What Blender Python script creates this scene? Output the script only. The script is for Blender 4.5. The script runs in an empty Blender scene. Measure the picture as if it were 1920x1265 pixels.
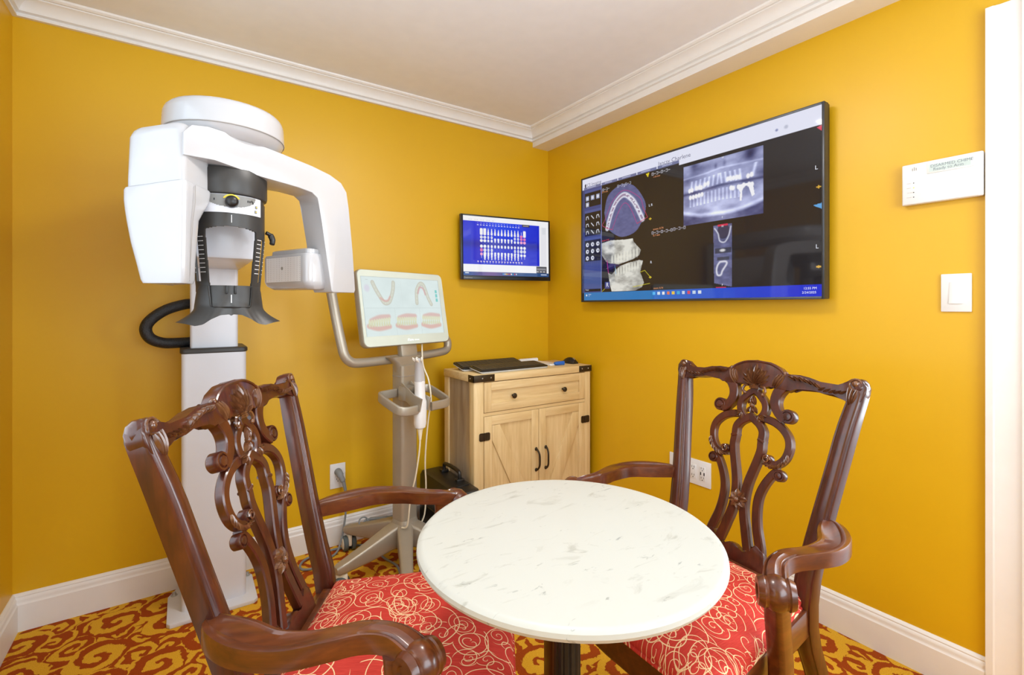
import bpy, bmesh, math, random
import numpy as np
from mathutils import Vector, Matrix
random.seed(4)
C = bpy.context.scene.collection
SC = bpy.context.scene
PI = math.pi
# ------------------------------------------------------------------ camera, light, exposure
CAMP = Vector((-2.0106, -2.5046, 1.2))
cd = bpy.data.cameras.new('camera'); cam = bpy.data.objects.new('camera', cd); C.objects.link(cam)
cam.location = CAMP; cam.rotation_euler = (PI/2, 0, -math.radians(34.45))
cd.sensor_width = 36; cd.lens = 896/1920*36; cd.shift_y = -(632.5-576)/1920
cd.clip_start = .02; SC.camera = cam
SC.view_settings.view_transform = 'Standard'; SC.view_settings.look = 'None'
SC.view_settings.exposure = 0.40; SC.view_settings.gamma = 1; SC.view_settings.use_curve_mapping = False
W = bpy.data.worlds.new('world'); SC.world = W; W.use_nodes = True
W.node_tree.nodes['Background'].inputs[0].default_value = (.80, .90, 1, 1)
W.node_tree.nodes['Background'].inputs[1].default_value = 1.0
def area(name, loc, target, sx, sy, power, col):
    l = bpy.data.lights.new(name, 'AREA'); l.shape = 'RECTANGLE'; l.size = sx; l.size_y = sy
    l.energy = power; l.color = col
    o = bpy.data.objects.new(name, l); C.objects.link(o); o.location = loc
    o.rotation_euler = (Vector(target)-Vector(loc)).to_track_quat('-Z', 'Y').to_euler()
    return o
area('side_window_daylight', (-2.47, -1.62, 1.50), (0, -1.80, 2.0), 1.35, 1.25, 8.5, (.78, .90, 1))
area('front_window_fill', (-1.22, -3.56, 1.50), (-1.45, -.9, 2.0), 1.45, 1.25, 31, (.80, .91, 1))  # fill from the unseen front window, raised and tilted towards the ceiling
area('hall_daylight', (.55, -2.72, 1.35), (-2.2, -.5, .75), .8, 1.8, 38, (.84, .93, 1))
area('ceiling_lamp_light', (-1.22, -1.42, 2.25), (-1.22, -1.42, 0), .34, .34, 9, (1, .96, .92))

# ------------------------------------------------------------------ node helper
def lin(c):
    f = lambda v: v/12.92 if v <= .04045 else ((v+.055)/1.055)**2.4
    return tuple(f(x/255) for x in c)
class NB:
    def __init__(s, name):
        s.m = bpy.data.materials.new(name); s.m.use_nodes = True; s.t = s.m.node_tree
        s.b = s.t.nodes['Principled BSDF']
    def n(s, typ, **kw):
        nd = s.t.nodes.new(typ)
        for k, v in kw.items(): setattr(nd, k, v)
        return nd
    def put(s, sock, v):
        if hasattr(v, 'is_linked'): s.t.links.new(v, sock)
        else: sock.default_value = v
    def m_(s, op, a, b=None, c=None):
        nd = s.n('ShaderNodeMath', operation=op)
        for i, v in enumerate((a, b, c)):
            if v is not None: s.put(nd.inputs[i], v)
        return nd.outputs[0]
    def v_(s, op, a, b=None, sc=None):
        nd = s.n('ShaderNodeVectorMath', operation=op)
        s.put(nd.inputs[0], a)
        if b is not None: s.put(nd.inputs[1], b)
        if sc is not None: s.put(nd.inputs['Scale'], sc)
        return nd.outputs['Value'] if op in ('LENGTH', 'DISTANCE', 'DOT_PRODUCT') else nd.outputs[0]
    def co(s, kind='Object', scale=(1, 1, 1), loc=(0, 0, 0), rot=(0, 0, 0)):
        tc = s.n('ShaderNodeTexCoord'); mp = s.n('ShaderNodeMapping')
        s.t.links.new(tc.outputs[kind], mp.inputs[0])
        mp.inputs['Scale'].default_value = scale; mp.inputs['Location'].default_value = loc; mp.inputs['Rotation'].default_value = rot
        return mp.outputs[0]
    def noise(s, vec, scale, detail=3, rough=.5, dist=0, col=False):
        nd = s.n('ShaderNodeTexNoise'); s.put(nd.inputs['Vector'], vec)
        nd.inputs['Scale'].default_value = scale; nd.inputs['Detail'].default_value = detail
        nd.inputs['Roughness'].default_value = rough; nd.inputs['Distortion'].default_value = dist
        return nd.outputs['Color' if col else 'Fac']
    def ramp(s, fac, stops, interp='LINEAR'):
        nd = s.n('ShaderNodeValToRGB'); s.put(nd.inputs[0], fac); cr = nd.color_ramp; cr.interpolation = interp
        while len(cr.elements) < len(stops): cr.elements.new(.5)
        for e, (p, c) in zip(cr.elements, stops):
            e.position = p; e.color = tuple(c)+(1,) if len(c) == 3 else c
        return nd.outputs[0]
    def mix(s, fac, a, b, mode='MIX'):
        nd = s.n('ShaderNodeMix', data_type='RGBA', blend_type=mode)
        s.put(nd.inputs[0], fac)
        for i, v in ((6, a), (7, b)):
            if not hasattr(v, 'is_linked') and len(v) == 3: v = tuple(v)+(1,)
            s.put(nd.inputs[i], v)
        return nd.outputs[2]
    def bump(s, h, strength=.2, dist=.002):
        nd = s.n('ShaderNodeBump'); s.put(nd.inputs['Height'], h)
        nd.inputs['Strength'].default_value = strength; nd.inputs['Distance'].default_value = dist
        s.t.links.new(nd.outputs[0], s.b.inputs['Normal'])
    def set(s, col=None, rough=.5, metal=0, coat=0, spec=.5, **kw):
        if col is not None:
            if not hasattr(col, 'is_linked') and len(col) == 3: col = tuple(col)+(1,)
            s.put(s.b.inputs['Base Color'], col)
        s.put(s.b.inputs['Roughness'], rough); s.b.inputs['Metallic'].default_value = metal
        s.b.inputs['Coat Weight'].default_value = coat; s.b.inputs['Coat Roughness'].default_value = .12
        s.b.inputs['Specular IOR Level'].default_value = spec
        return s.m
def plain(name, rgb, rough=.5, metal=0, coat=0, spec=.5, var=.06, vs=14):
    b = NB(name); c = lin(rgb); nz = b.noise(b.co(), vs, 2)
    return b.set(b.ramp(nz, [(.3, tuple(x*(1-var) for x in c)), (.7, tuple(min(1, x*(1+var)) for x in c))]), rough, metal, coat, spec)
M = {}
def wallmat():
    b = NB('wall_paint_yellow'); c = lin((226, 176, 44))
    n = b.noise(b.co(), 1.3, 3)
    col = b.ramp(n, [(.3, lin((214, 166, 9))), (.7, lin((220, 173, 14)))])
    b.bump(b.noise(b.co(), 260, 2), .06, .001)
    return b.set(col, .42, spec=.5)
M['wall'] = wallmat()
M['white'] = plain('white_trim_paint', (236, 233, 230), .38, var=.015)
M['ceil'] = plain('ceiling_paint', (240, 241, 246), .8, var=.015)
M['cream'] = plain('cream_bounce_paint', (232, 228, 222), .7, var=.02)  # for the unseen front wall, made pale to cut yellow bounce
M['gloss'] = plain('white_gloss_plastic', (182, 181, 183), .22, coat=.5, var=.01)
M['warmwhite'] = plain('warm_white_plastic', (236, 230, 222), .3, coat=.3, var=.01)
M['satin'] = plain('white_satin_metal', (216, 218, 226), .35, coat=.2, var=.01)
M['plate'] = plain('white_plate_plastic', (228, 228, 228), .3, var=.01)
M['darkplastic'] = plain('charcoal_plastic', (50, 48, 46), .42, spec=.5, var=.08)
M['black'] = plain('black_plastic', (24, 23, 22), .38, var=.1)
M['keycap'] = plain('keycap_plastic', (50, 47, 42), .45, var=.1)
M['blackm'] = plain('black_bezel', (20, 20, 22), .3, var=.1)
M['bezel'] = plain('grey_bezel_metal', (70, 72, 76), .35, metal=.6, var=.05)
M['bronze'] = plain('dark_bronze_metal', (64, 54, 40), .42, metal=.7, var=.12, vs=60)
M['nickel'] = plain('champagne_aluminium', (170, 161, 146), .38, metal=.45, var=.03)
M['steel'] = plain('bright_screw_steel', (190, 188, 182), .3, metal=.9, var=.04)
M['grey'] = plain('grey_rubber', (128, 132, 134), .6)
M['ltgrey'] = plain('light_grey_plastic', (190, 190, 190), .5)
M['seam'] = plain('grey_seam', (150, 145, 140), .6)
M['tyre'] = plain('slate_rubber', (84, 94, 96), .6)
M['cream_plastic'] = plain('cream_plastic', (236, 226, 205), .4)
M['blue'] = plain('blue_plastic', (30, 96, 186), .35)
M['yellow'] = plain('yellow_print', (214, 190, 50), .5)
M['panelgrey'] = plain('panel_grey_print', (122, 122, 120), .4)
M['cable'] = plain('pale_cable', (226, 218, 196), .5)
M['iron'] = plain('black_cast_iron', (38, 36, 34), .4, metal=.4, var=.25, vs=40)
M['rubber'] = plain('black_rubber', (22, 22, 24), .5)
def braid():
    b = NB('braided_black_sleeve')
    v = b.noise(b.co(scale=(1, 1, 1)), 380, 1)
    b.bump(v, .6, .003)
    return b.set(b.ramp(v, [(.45, lin((16, 16, 18))), (.62, lin((44, 46, 52)))]), .45)
M['braid'] = braid()
def perf():
    b = NB('perforated_white_plastic'); vo = b.n('ShaderNodeTexVoronoi'); vo.inputs['Randomness'].default_value = 0
    vo.inputs['Scale'].default_value = 150; b.put(vo.inputs['Vector'], b.co())
    hole = b.m_('LESS_THAN', vo.outputs['Distance'], .26)
    b.bump(b.m_('SUBTRACT', 1, hole), .5, .001)
    return b.set(b.mix(hole, lin((232, 230, 230)), lin((196, 192, 190))), .4)
M['perf'] = perf()
def wood(name, dark, mid, light, rough, coat, axis=2, grain=1.0):
    b = NB(name); s = [26*grain]*3; s[axis] = 2.2*grain
    v = b.co(scale=tuple(s)); w = b.noise(v, 1.6, 6, .6, .6); w2 = b.noise(b.co(scale=tuple(x*4 for x in s)), 1.5, 3)
    f = b.m_('ADD', b.m_('MULTIPLY', w, .75), b.m_('MULTIPLY', w2, .25))
    col = b.ramp(f, [(.30, lin(dark)), (.5, lin(mid)), (.70, lin(light))])
    b.bump(w2, .05, .001)
    return b.set(col, rough, coat=coat)
M['mahog'] = wood('mahogany_wood', (52, 20, 12), (72, 30, 16), (92, 42, 20), .30, .35, axis=2)
M['mahogx'] = wood('mahogany_arm_wood', (64, 28, 12), (90, 43, 17), (112, 57, 22), .30, .35, axis=0)
M['carve'] = wood('carved_mahogany', (70, 36, 20), (102, 62, 36), (134, 92, 57), .22, .5, axis=2)  # paler than the frame wood: bronze highlights put into the colour
M['oak'] = wood('pale_oak_vertical', (200, 170, 118), (218, 191, 140), (230, 207, 160), .5, 0, axis=2, grain=.7)
M['oakx'] = wood('pale_oak_horizontal', (204, 174, 122), (220, 193, 142), (232, 209, 162), .5, 0, axis=0, grain=.7)
def oakside():
    b = NB('weathered_oak_side')
    w = b.noise(b.co(scale=(14, 14, 1.6)), 1.5, 6, .6, .5); g = b.noise(b.co(scale=(5, 5, .9)), 1.4, 3)
    a = b.ramp(w, [(.3, lin((168, 140, 104))), (.7, lin((206, 182, 140)))])
    c = b.ramp(w, [(.3, lin((142, 124, 108))), (.7, lin((180, 166, 146)))])
    return b.set(b.mix(b.ramp(g, [(.42, (0, 0, 0)), (.6, (1, 1, 1))]), a, c), .55)
M['oakside'] = oakside()
def marble():
    b = NB('white_marble')
    n1 = b.noise(b.co(scale=(6, 17, 6), rot=(0, 0, .5)), 1.6, 6, .62, .9)
    n2 = b.noise(b.co(scale=(3, 4, 3)), 1.5, 2)
    n3 = b.noise(b.co(scale=(12, 34, 10), rot=(0, 0, .45), loc=(3, 1, 0)), 1.5, 5, .65, .6)
    f = b.m_('MULTIPLY', b.ramp(n1, [(.57, (0, 0, 0)), (.67, (1, 1, 1))]), b.ramp(n2, [(.45, (.1, .1, .1)), (.6, (1, 1, 1))]))
    sp = b.ramp(n3, [(.645, (0, 0, 0)), (.70, (1, 1, 1))])
    base = b.mix(b.m_('MULTIPLY', f, .5), lin((188, 187, 178)), lin((138, 134, 120)))
    base = b.mix(b.m_('MULTIPLY', sp, .55), base, lin((104, 106, 102)))
    return b.set(base, .38, spec=.4)
M['marble'] = marble()
def spiral(b, vec, scale, rnd, pitch, width, rmax, arms=1.0, sign=1):
    """mask of a spiral line around every Voronoi cell centre"""
    vo = b.n('ShaderNodeTexVoronoi', voronoi_dimensions='2D'); b.put(vo.inputs['Vector'], vec)
    vo.inputs['Scale'].default_value = scale; vo.inputs['Randomness'].default_value = rnd
    d = b.v_('SUBTRACT', vec, vo.outputs['Position'])
    sx = b.n('ShaderNodeSeparateXYZ'); b.put(sx.inputs[0], d)
    r = b.m_('SQRT', b.m_('ADD', b.m_('MULTIPLY', sx.outputs[0], sx.outputs[0]), b.m_('MULTIPLY', sx.outputs[1], sx.outputs[1])))
    cs = b.n('ShaderNodeSeparateColor'); b.put(cs.inputs[0], vo.outputs['Color'])
    th = b.m_('ADD', b.m_('MULTIPLY', b.m_('ARCTAN2', sx.outputs[1], sx.outputs[0]), sign*arms/(2*PI)), cs.outputs[0])
    fr = b.m_('FRACT', b.m_('ADD', b.m_('DIVIDE', r, pitch), th))
    dd = b.m_('ABSOLUTE', b.m_('SUBTRACT', fr, .5))
    return dd, r, cs.outputs[1]
def fabric():
    b = NB('red_scroll_fabric')
    base = b.co()
    wob = b.v_('SCALE', b.v_('SUBTRACT', b.noise(base, 7, 1, col=True), (.5, .5, .5)), sc=.045)
    mask = None
    for i, (sc, rnd, pitch, w, sg) in enumerate(((7, .9, .031, .0017, 1), (9.5, 1, .021, .0015, -1), (5.5, 1, .043, .0018, 1), (8.3, 1, .026, .0014, -1), (14, 1, .013, .0012, 1))):
        v = b.v_('ADD', b.v_('ADD', base, wob), (i*3.17, i*1.73, 0))
        dd, r, rn = spiral(b, v, sc, rnd, pitch, w, .06, 1, sg)
        ln = b.m_('MULTIPLY', b.m_('LESS_THAN', dd, w/pitch*.62), b.m_('LESS_THAN', r, b.m_('ADD', .035/sc*7, b.m_('MULTIPLY', rn, .05/sc*7))))
        mask = ln if mask is None else b.m_('MAXIMUM', mask, ln)
    weave = b.noise(b.co(scale=(40, 900, 40)), 1, 2)
    red = b.ramp(weave, [(.3, lin((184, 50, 42))), (.7, lin((208, 68, 56)))])
    b.bump(weave, .25, .001)
    return b.set(b.mix(mask, red, lin((240, 205, 158))), .75, spec=.2)
M['fabric'] = fabric()
def carpet():
    b = NB('carpet_scroll_pattern')
    base = b.co()
    wob = b.v_('SCALE', b.v_('SUBTRACT', b.noise(base, 13, 2, col=True), (.5, .5, .5)), sc=.055)
    v = b.v_('ADD', base, wob)
    d1, r1, _ = spiral(b, v, 5.6, .55, .062, .02, .1, 1, 1)
    d2, r2, _ = spiral(b, b.v_('ADD', v, (4.3, 2.2, 0)), 9.0, .8, .04, .02, .1, 1, -1)
    n = b.noise(b.v_('ADD', base, wob), 21, 3, .6)
    a = b.m_('SUBTRACT', .27, d1)
    big = b.m_('LESS_THAN', r1, .088)
    small = b.m_('SUBTRACT', .24, d2)
    f = b.m_('ADD', b.m_('MULTIPLY', a, big), b.m_('MULTIPLY', small, b.m_('SUBTRACT', 1, big)))
    f = b.m_('ADD', f, b.m_('MULTIPLY', b.m_('SUBTRACT', n, .5), .75))
    fib = b.noise(base, 420, 2, .6)
    f = b.m_('ADD', f, b.m_('MULTIPLY', b.m_('SUBTRACT', fib, .5), .14))
    gold = b.ramp(fib, [(.3, lin((216, 152, 30))), (.7, lin((246, 196, 62)))])
    rust = b.ramp(fib, [(.3, lin((150, 60, 16))), (.7, lin((182, 84, 26)))])
    b.bump(b.m_('ADD', fib, b.m_('MULTIPLY', b.m_('GREATER_THAN', f, 0), .3)), .7, .004)
    return b.set(b.mix(b.m_('GREATER_THAN', f, .0), rust, gold), .95, spec=.1)
M['carpet'] = carpet()
def screenmat(name, strength, rough=.12):
    b = NB(name); a = b.n('ShaderNodeVertexColor', layer_name='Col')
    b.set((.012, .012, .014), rough, spec=.5)
    b.t.links.new(a.outputs[0], b.b.inputs['Emission Color']); b.b.inputs['Emission Strength'].default_value = strength
    return b.m
M['screen'] = screenmat('lit_screen', .66, .05)
M['screen_soft'] = screenmat('lit_scanner_screen', .68, .3)
M['lcd'] = plain('keypad_lcd', (196, 210, 206), .3)
M['lcdtext'] = plain('keypad_lcd_text', (110, 120, 130), .5)
M['greyprint'] = plain('pale_grey_print', (170, 166, 160), .5)
def emit(name, col, st):
    b = NB(name); b.set((.1, .1, .1), .5); b.b.inputs['Emission Color'].default_value = tuple(col)+(1,); b.b.inputs['Emission Strength'].default_value = st
    return b.m
M['lampglow'] = emit('lamp_diffuser', (1, .96, .9), 6)
M['led'] = emit('amber_led', (1, .7, .1), 1.2)
M['logoglow'] = emit('backlit_logo', (.95, .95, 1), 1.3)
def glass():
    b = NB('window_glass'); b.set((1, 1, 1), .02); b.b.inputs['Transmission Weight'].default_value = 1; b.b.inputs['IOR'].default_value = 1.45
    return b.m
M['glass'] = glass()

# ------------------------------------------------------------------ geometry helpers
def nbm(): return bmesh.new()
ROOTLOC = {}
def obj(name, bm, mat, parent=None, ang=35, local=False):
    me = bpy.data.meshes.new(name)
    root = parent
    while root is not None and root.parent is not None: root = root.parent
    if root is not None and not local:
        bmesh.ops.translate(bm, verts=bm.verts, vec=-Vector(ROOTLOC.get(root.name, (0, 0, 0))))
    bmesh.ops.recalc_face_normals(bm, faces=bm.faces)
    bm.to_mesh(me); bm.free()
    for p in me.polygons: p.use_smooth = True
    me.set_sharp_from_angle(angle=math.radians(ang))
    for m in (mat if isinstance(mat, (list, tuple)) else [mat]): me.materials.append(m)
    o = bpy.data.objects.new(name, me); C.objects.link(o)
    if parent is not None: o.parent = parent
    return o
def tag(o, label, cat, group=None):
    o['label'] = label; o['category'] = cat
    if group: o['group'] = group
    return o
def thing(name, label, cat, loc=(0, 0, 0), rotz=0, group=None):
    o = bpy.data.objects.new(name, None); C.objects.link(o); o.empty_display_size = .05
    o.location = loc; o.rotation_euler = (0, 0, rotz); ROOTLOC[o.name] = loc
    return tag(o, label, cat, group)
def struct(name, bm, mat, parent=None):
    o = obj(name, bm, mat, parent)
    if parent is None: o['kind'] = 'structure'
    return o
def merge(bm, t, mat=None):
    if mat is not None: bmesh.ops.transform(t, matrix=mat, verts=t.verts)
    me = bpy.data.meshes.new('t'); t.to_mesh(me); t.free(); bm.from_mesh(me); bpy.data.meshes.remove(me)
def box(bm, x0, x1, y0, y1, z0, z1, bev=0, mat=None, seg=2):
    t = bmesh.new(); bmesh.ops.create_cube(t, size=1)
    for v in t.verts: v.co = ((x0+x1)/2+v.co.x*(x1-x0), (y0+y1)/2+v.co.y*(y1-y0), (z0+z1)/2+v.co.z*(z1-z0))
    if bev: bmesh.ops.bevel(t, geom=t.edges[:], offset=bev, segments=seg, affect='EDGES', profile=.5)
    merge(bm, t, mat); return bm
def frame(o, X, Y, Z):
    m = Matrix.Identity(4)
    for i, a in enumerate((X, Y, Z)):
        for j in range(3): m[j][i] = a[j]
    for j in range(3): m[j][3] = o[j]
    return m
def cr(pts, n=6, closed=False):
    P = [Vector(p) for p in pts]; out = []
    N = len(P); rng = range(N if closed else N-1)
    for i in rng:
        if closed: a, b, c, d = P[i-1], P[i], P[(i+1) % N], P[(i+2) % N]
        else: a, b, c, d = P[max(i-1, 0)], P[i], P[i+1], P[min(i+2, N-1)]
        for k in range(n):
            t = k/n
            out.append(.5*((2*b)+(c-a)*t+(2*a-5*b+4*c-d)*t*t+(3*b-a-3*c+d)*t*t*t))
    if not closed: out.append(P[-1])
    return out
def loft(bm, rings, caps=True, closed=False):
    V = [[bm.verts.new(p) for p in r] for r in rings]; n = len(V[0])
    R = range(len(V) if closed else len(V)-1)
    for i in R:
        a, b = V[i], V[(i+1) % len(V)]
        for j in range(n): bm.faces.new((a[j], a[(j+1) % n], b[(j+1) % n], b[j]))
    if caps and not closed:
        bm.faces.new(V[0][::-1]); bm.faces.new(V[-1])
    return bm
def tube(bm, pts, r, n=10, closed=False, caps=True):
    P = [Vector(p) for p in pts]; N = len(P)
    if closed: T = [(P[(i+1) % N]-P[i-1]).normalized() for i in range(N)]
    else: T = [(P[min(i+1, N-1)]-P[max(i-1, 0)]).normalized() for i in range(N)]
    up = Vector((0, 0, 1)) if abs(T[0].z) < .9 else Vector((1, 0, 0))
    X = (up-T[0]*up.dot(T[0])).normalized(); rings = []
    for i in range(N):
        X = (X-T[i]*X.dot(T[i])).normalized(); Y = T[i].cross(X)
        rr = r[i] if isinstance(r, (list, tuple)) else r
        rings.append([P[i]+X*math.cos(2*PI*k/n)*rr+Y*math.sin(2*PI*k/n)*rr for k in range(n)])
    return loft(bm, rings, caps, closed)
def sweep(bm, pts, sec, normal, scale=None, closed=False):
    """section (a along side, b along the fixed normal)"""
    P = [Vector(p) for p in pts]; N = len(P); nrm = Vector(normal).normalized(); rings = []
    for i in range(N):
        t = (P[(i+1) % N]-P[i-1]) if closed else (P[min(i+1, N-1)]-P[max(i-1, 0)])
        t.normalize(); s = t.cross(nrm).normalized(); nn = s.cross(t)
        k = scale[i] if scale else (1, 1)
        rings.append([P[i]+s*a*k[0]+nn*b*k[1] for a, b in sec])
    return loft(bm, rings, True, closed)
def rrect(w, h, r, n=3):
    out = []
    for cx, cy, a0 in ((w/2-r, h/2-r, 0), (-w/2+r, h/2-r, 90), (-w/2+r, -h/2+r, 180), (w/2-r, -h/2+r, 270)):
        for k in range(n+1):
            a = math.radians(a0+90*k/n); out.append((cx+r*math.cos(a), cy+r*math.sin(a)))
    return out
def prism(bm, poly, fn, d0, d1, bev=0, seg=2):
    """poly in (u,v); fn(u,v,d) -> point"""
    t = bmesh.new()
    a = [t.verts.new(fn(u, v, d0)) for u, v in poly]; b = [t.verts.new(fn(u, v, d1)) for u, v in poly]
    n = len(poly); fa = t.faces.new(a[::-1]); fb = t.faces.new(b)
    for i in range(n): t.faces.new((a[i], a[(i+1) % n], b[(i+1) % n], b[i]))
    if bev:
        es = [e for e in fb.edges]+[e for e in fa.edges]
        bmesh.ops.bevel(t, geom=es, offset=bev, segments=seg, affect='EDGES', profile=.5, clamp_overlap=True)
    bmesh.ops.triangulate(t, faces=[f for f in t.faces if len(f.verts) > 4])
    merge(bm, t); return bm
def lathe(bm, prof, mat=None, n=28):
    rings = [[Vector((r*math.cos(2*PI*k/n), r*math.sin(2*PI*k/n), z)) for k in range(n)] for r, z in prof]
    t = bmesh.new(); loft(t, rings); merge(bm, t, mat); return bm
def ball(bm, c, rx, ry=None, rz=None, n=10, mat=None):
    t = bmesh.new(); bmesh.ops.create_uvsphere(t, u_segments=n, v_segments=max(5, n*2//3), radius=1)
    ry = ry or rx; rz = rz or rx
    for v in t.verts: v.co = (c[0]+v.co.x*rx, c[1]+v.co.y*ry, c[2]+v.co.z*rz)
    merge(bm, t, mat); return bm
def cyl(bm, a, b, r, n=16, bev=0):
    a, b = Vector(a), Vector(b)
    return tube(bm, [a, b], r, n)
def text(bm, s, size, o, U, V, align='LEFT', lift=0):
    cu = bpy.data.curves.new('t', 'FONT'); cu.body = s; cu.size = size; cu.align_x = align; cu.resolution_u = 2
    to = bpy.data.objects.new('t', cu); C.objects.link(to)
    dg = bpy.context.evaluated_depsgraph_get(); dg.update()
    me = bpy.data.meshes.new_from_object(to.evaluated_get(dg))
    U, V = Vector(U), Vector(V); Nn = U.cross(V)
    me.transform(frame(Vector(o)+Nn*lift, U, V, Nn)); bm.from_mesh(me)
    bpy.data.meshes.remove(me); bpy.data.objects.remove(to); bpy.data.curves.remove(cu)
def rgrid(bm, fn, nu, nv):
    V = [[bm.verts.new(fn(i/nu, j/nv)) for i in range(nu+1)] for j in range(nv+1)]
    for j in range(nv):
        for i in range(nu): bm.faces.new((V[j][i], V[j][i+1], V[j+1][i+1], V[j+1][i]))

# ------------------------------------------------------------------ setting
XL, YF, CZ = -2.535, -3.62, 2.352
b = nbm(); box(b, XL-.1, .1, YF-.1, .1, -.1, 0); struct('floor', b, M['carpet'])
b = nbm(); box(b, XL-.1, .1, YF-.1, .1, CZ, CZ+.1); struct('ceiling', b, M['ceil'])
b = nbm(); box(b, XL-.1, .1, 0, .1, 0, CZ); struct('wall_back', b, M['wall'])
b = nbm()
for ya, yb, za, zb in ((YF-.1, -2.35, 0, CZ), (-.75, 0, 0, CZ), (-2.35, -.75, 0, .82), (-2.35, -.75, 2.18, CZ)): box(b, XL-.1, XL, ya, yb, za, zb)
struct('wall_left', b, M['wall'])
b = nbm()
for ya, yb, za, zb in ((-2.43, -2.33, .74, 2.26), (-.77, -.67, .74, 2.26), (-2.33, -.77, .74, .84), (-2.33, -.77, 2.16, 2.26)): box(b, XL-.06, XL+.018, ya, yb, za, zb, .004)
for ya, yb, za, zb in ((-1.57, -1.53, .84, 2.16), (-2.33, -.77, 1.48, 1.52)): box(b, XL-.06, XL-.03, ya, yb, za, zb, .004)
w2 = struct('window_2', b, M['white'])
b = nbm(); box(b, XL-.049, XL-.044, -2.335, -.765, .835, 2.165); obj('window_pane', b, M['glass'], w2)
b = nbm(); box(b, 0, .1, -2.232, 0, 0, CZ); box(b, 0, .1, YF-.1, -3.15, 0, CZ); box(b, 0, .1, -3.15, -2.232, 2.06, CZ); struct('wall_right', b, M['wall'])
b = nbm()
for x0, x1, z0, z1 in ((XL, -2.0, 0, CZ), (-.3, 0, 0, CZ), (-2.0, -.3, 0, .8), (-2.0, -.3, 2.2, CZ)): box(b, x0, x1, YF-.1, YF, z0, z1)
struct('wall_front', b, M['cream'])
# unseen window behind the camera, made large to let in fill light
b = nbm()
for x0, x1, z0, z1 in ((-2.0, -1.94, .8, 2.2), (-.36, -.3, .8, 2.2), (-1.94, -.36, .8, .86), (-1.94, -.36, 2.14, 2.2), (-1.17, -1.13, .86, 2.14)): box(b, x0, x1, YF-.07, YF-.02, z0, z1, .004)
w1 = struct('unseen_window_1', b, M['white'])
b = nbm(); box(b, -1.95, -.35, YF-.052, YF-.047, .85, 2.15); obj('window_pane', b, M['glass'], w1)
# beam along the right wall
b = nbm(); box(b, -.128, 0, YF, 0, 2.2456, CZ); struct('trim_1', b, M['white'])
CROWN = [(0, -.074), (.015, -.074), (.015, -.066), (.009, -.063), (.009, -.059), (.022, -.055), (.022, -.050), (.026, -.040), (.034, -.029), (.044, -.021), (.055, -.017), (.055, -.0125), (.063, -.0125), (.070, -.007), (.072, 0), (0, 0)]
def molding(bm, prof, p0, p1, out, zb):
    """profile (projection, z) run from p0 to p1, mitred by extending along the room corners"""
    p0, p1, out = Vector(p0), Vector(p1), Vector(out); d = (p1-p0).normalized()
    loft(bm, [[p0+d*(q if mit0 else 0)+out*q+Vector((0, 0, zb+z)) for q, z in prof] for mit0 in (1,)] +
             [[p1-d*q+out*q+Vector((0, 0, zb+z)) for q, z in prof]])
b = nbm(); molding(b, CROWN, (XL, 0, 0), (-.128, 0, 0), (0, -1, 0), CZ); struct('trim_2', b, M['white'])
b = nbm(); molding(b, CROWN, (-.128, 0, 0), (-.128, YF, 0), (-1, 0, 0), CZ); struct('trim_3', b, M['white'])
b = nbm(); molding(b, CROWN, (XL, YF, 0), (XL, 0, 0), (1, 0, 0), CZ); struct('trim_4', b, M['white'])
BASE = [(0, 0), (.018, 0), (.018, .098), (.015, .101), (.013, .106), (.014, .113), (.012, .121), (.009, .124), (.010, .128), (.007, .134), (.003, .137), (0, .137)]
b = nbm(); molding(b, BASE, (XL, 0, 0), (0, 0, 0), (0, -1, 0), 0); struct('baseboard_back', b, M['white'])
b = nbm(); molding(b, BASE, (0, 0, 0), (0, -2.14, 0), (-1, 0, 0), 0); struct('baseboard_right', b, M['white'])
b = nbm(); molding(b, BASE, (XL, YF, 0), (XL, 0, 0), (1, 0, 0), 0); struct('baseboard_left', b, M['white'])
# door casing at the right edge of the picture
CAS = [(0, 0), (.020, 0), (.020, .016), (.016, .020), (.016, .023), (.013, .030), (.012, .060), (.014, .072), (.017, .076), (.017, .100), (0, .100)]
b = nbm()
loft(b, [[Vector((-p, -2.124-q, z)) for p, q in CAS] for z in (0, 2.10)])
box(b, -.017, 0, -3.25, -2.224, 2.05, 2.15, .003)
loft(b, [[Vector((-p, -3.258+q, z)) for p, q in CAS] for z in (0, 2.10)])
box(b, -.004, .104, -2.246, -2.224, 0, 2.06); box(b, -.004, .104, -3.158, -3.138, 0, 2.06); box(b, -.004, .104, -3.14, -2.24, 2.04, 2.06)
struct('trim_5', b, M['white'])
# ------------------------------------------------------------------ ceiling lamp (just above the frame)
t = thing('ceiling_light', 'round flush white ceiling light in the middle of the ceiling', 'light', (-1.22, -1.42, CZ))
b = nbm(); lathe(b, [(.0, 0), (.17, 0), (.175, -.02), (.165, -.035), (.15, -.035), (.0, -.034)], Matrix.Translation((-1.22, -1.42, CZ))); obj('rim', b, M['white'], t)
b = nbm(); lathe(b, [(.0, -.036), (.148, -.036), (.13, -.052), (.07, -.062), (.0, -.065)], Matrix.Translation((-1.22, -1.42, CZ))); obj('diffuser', b, M['lampglow'], t)

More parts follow.
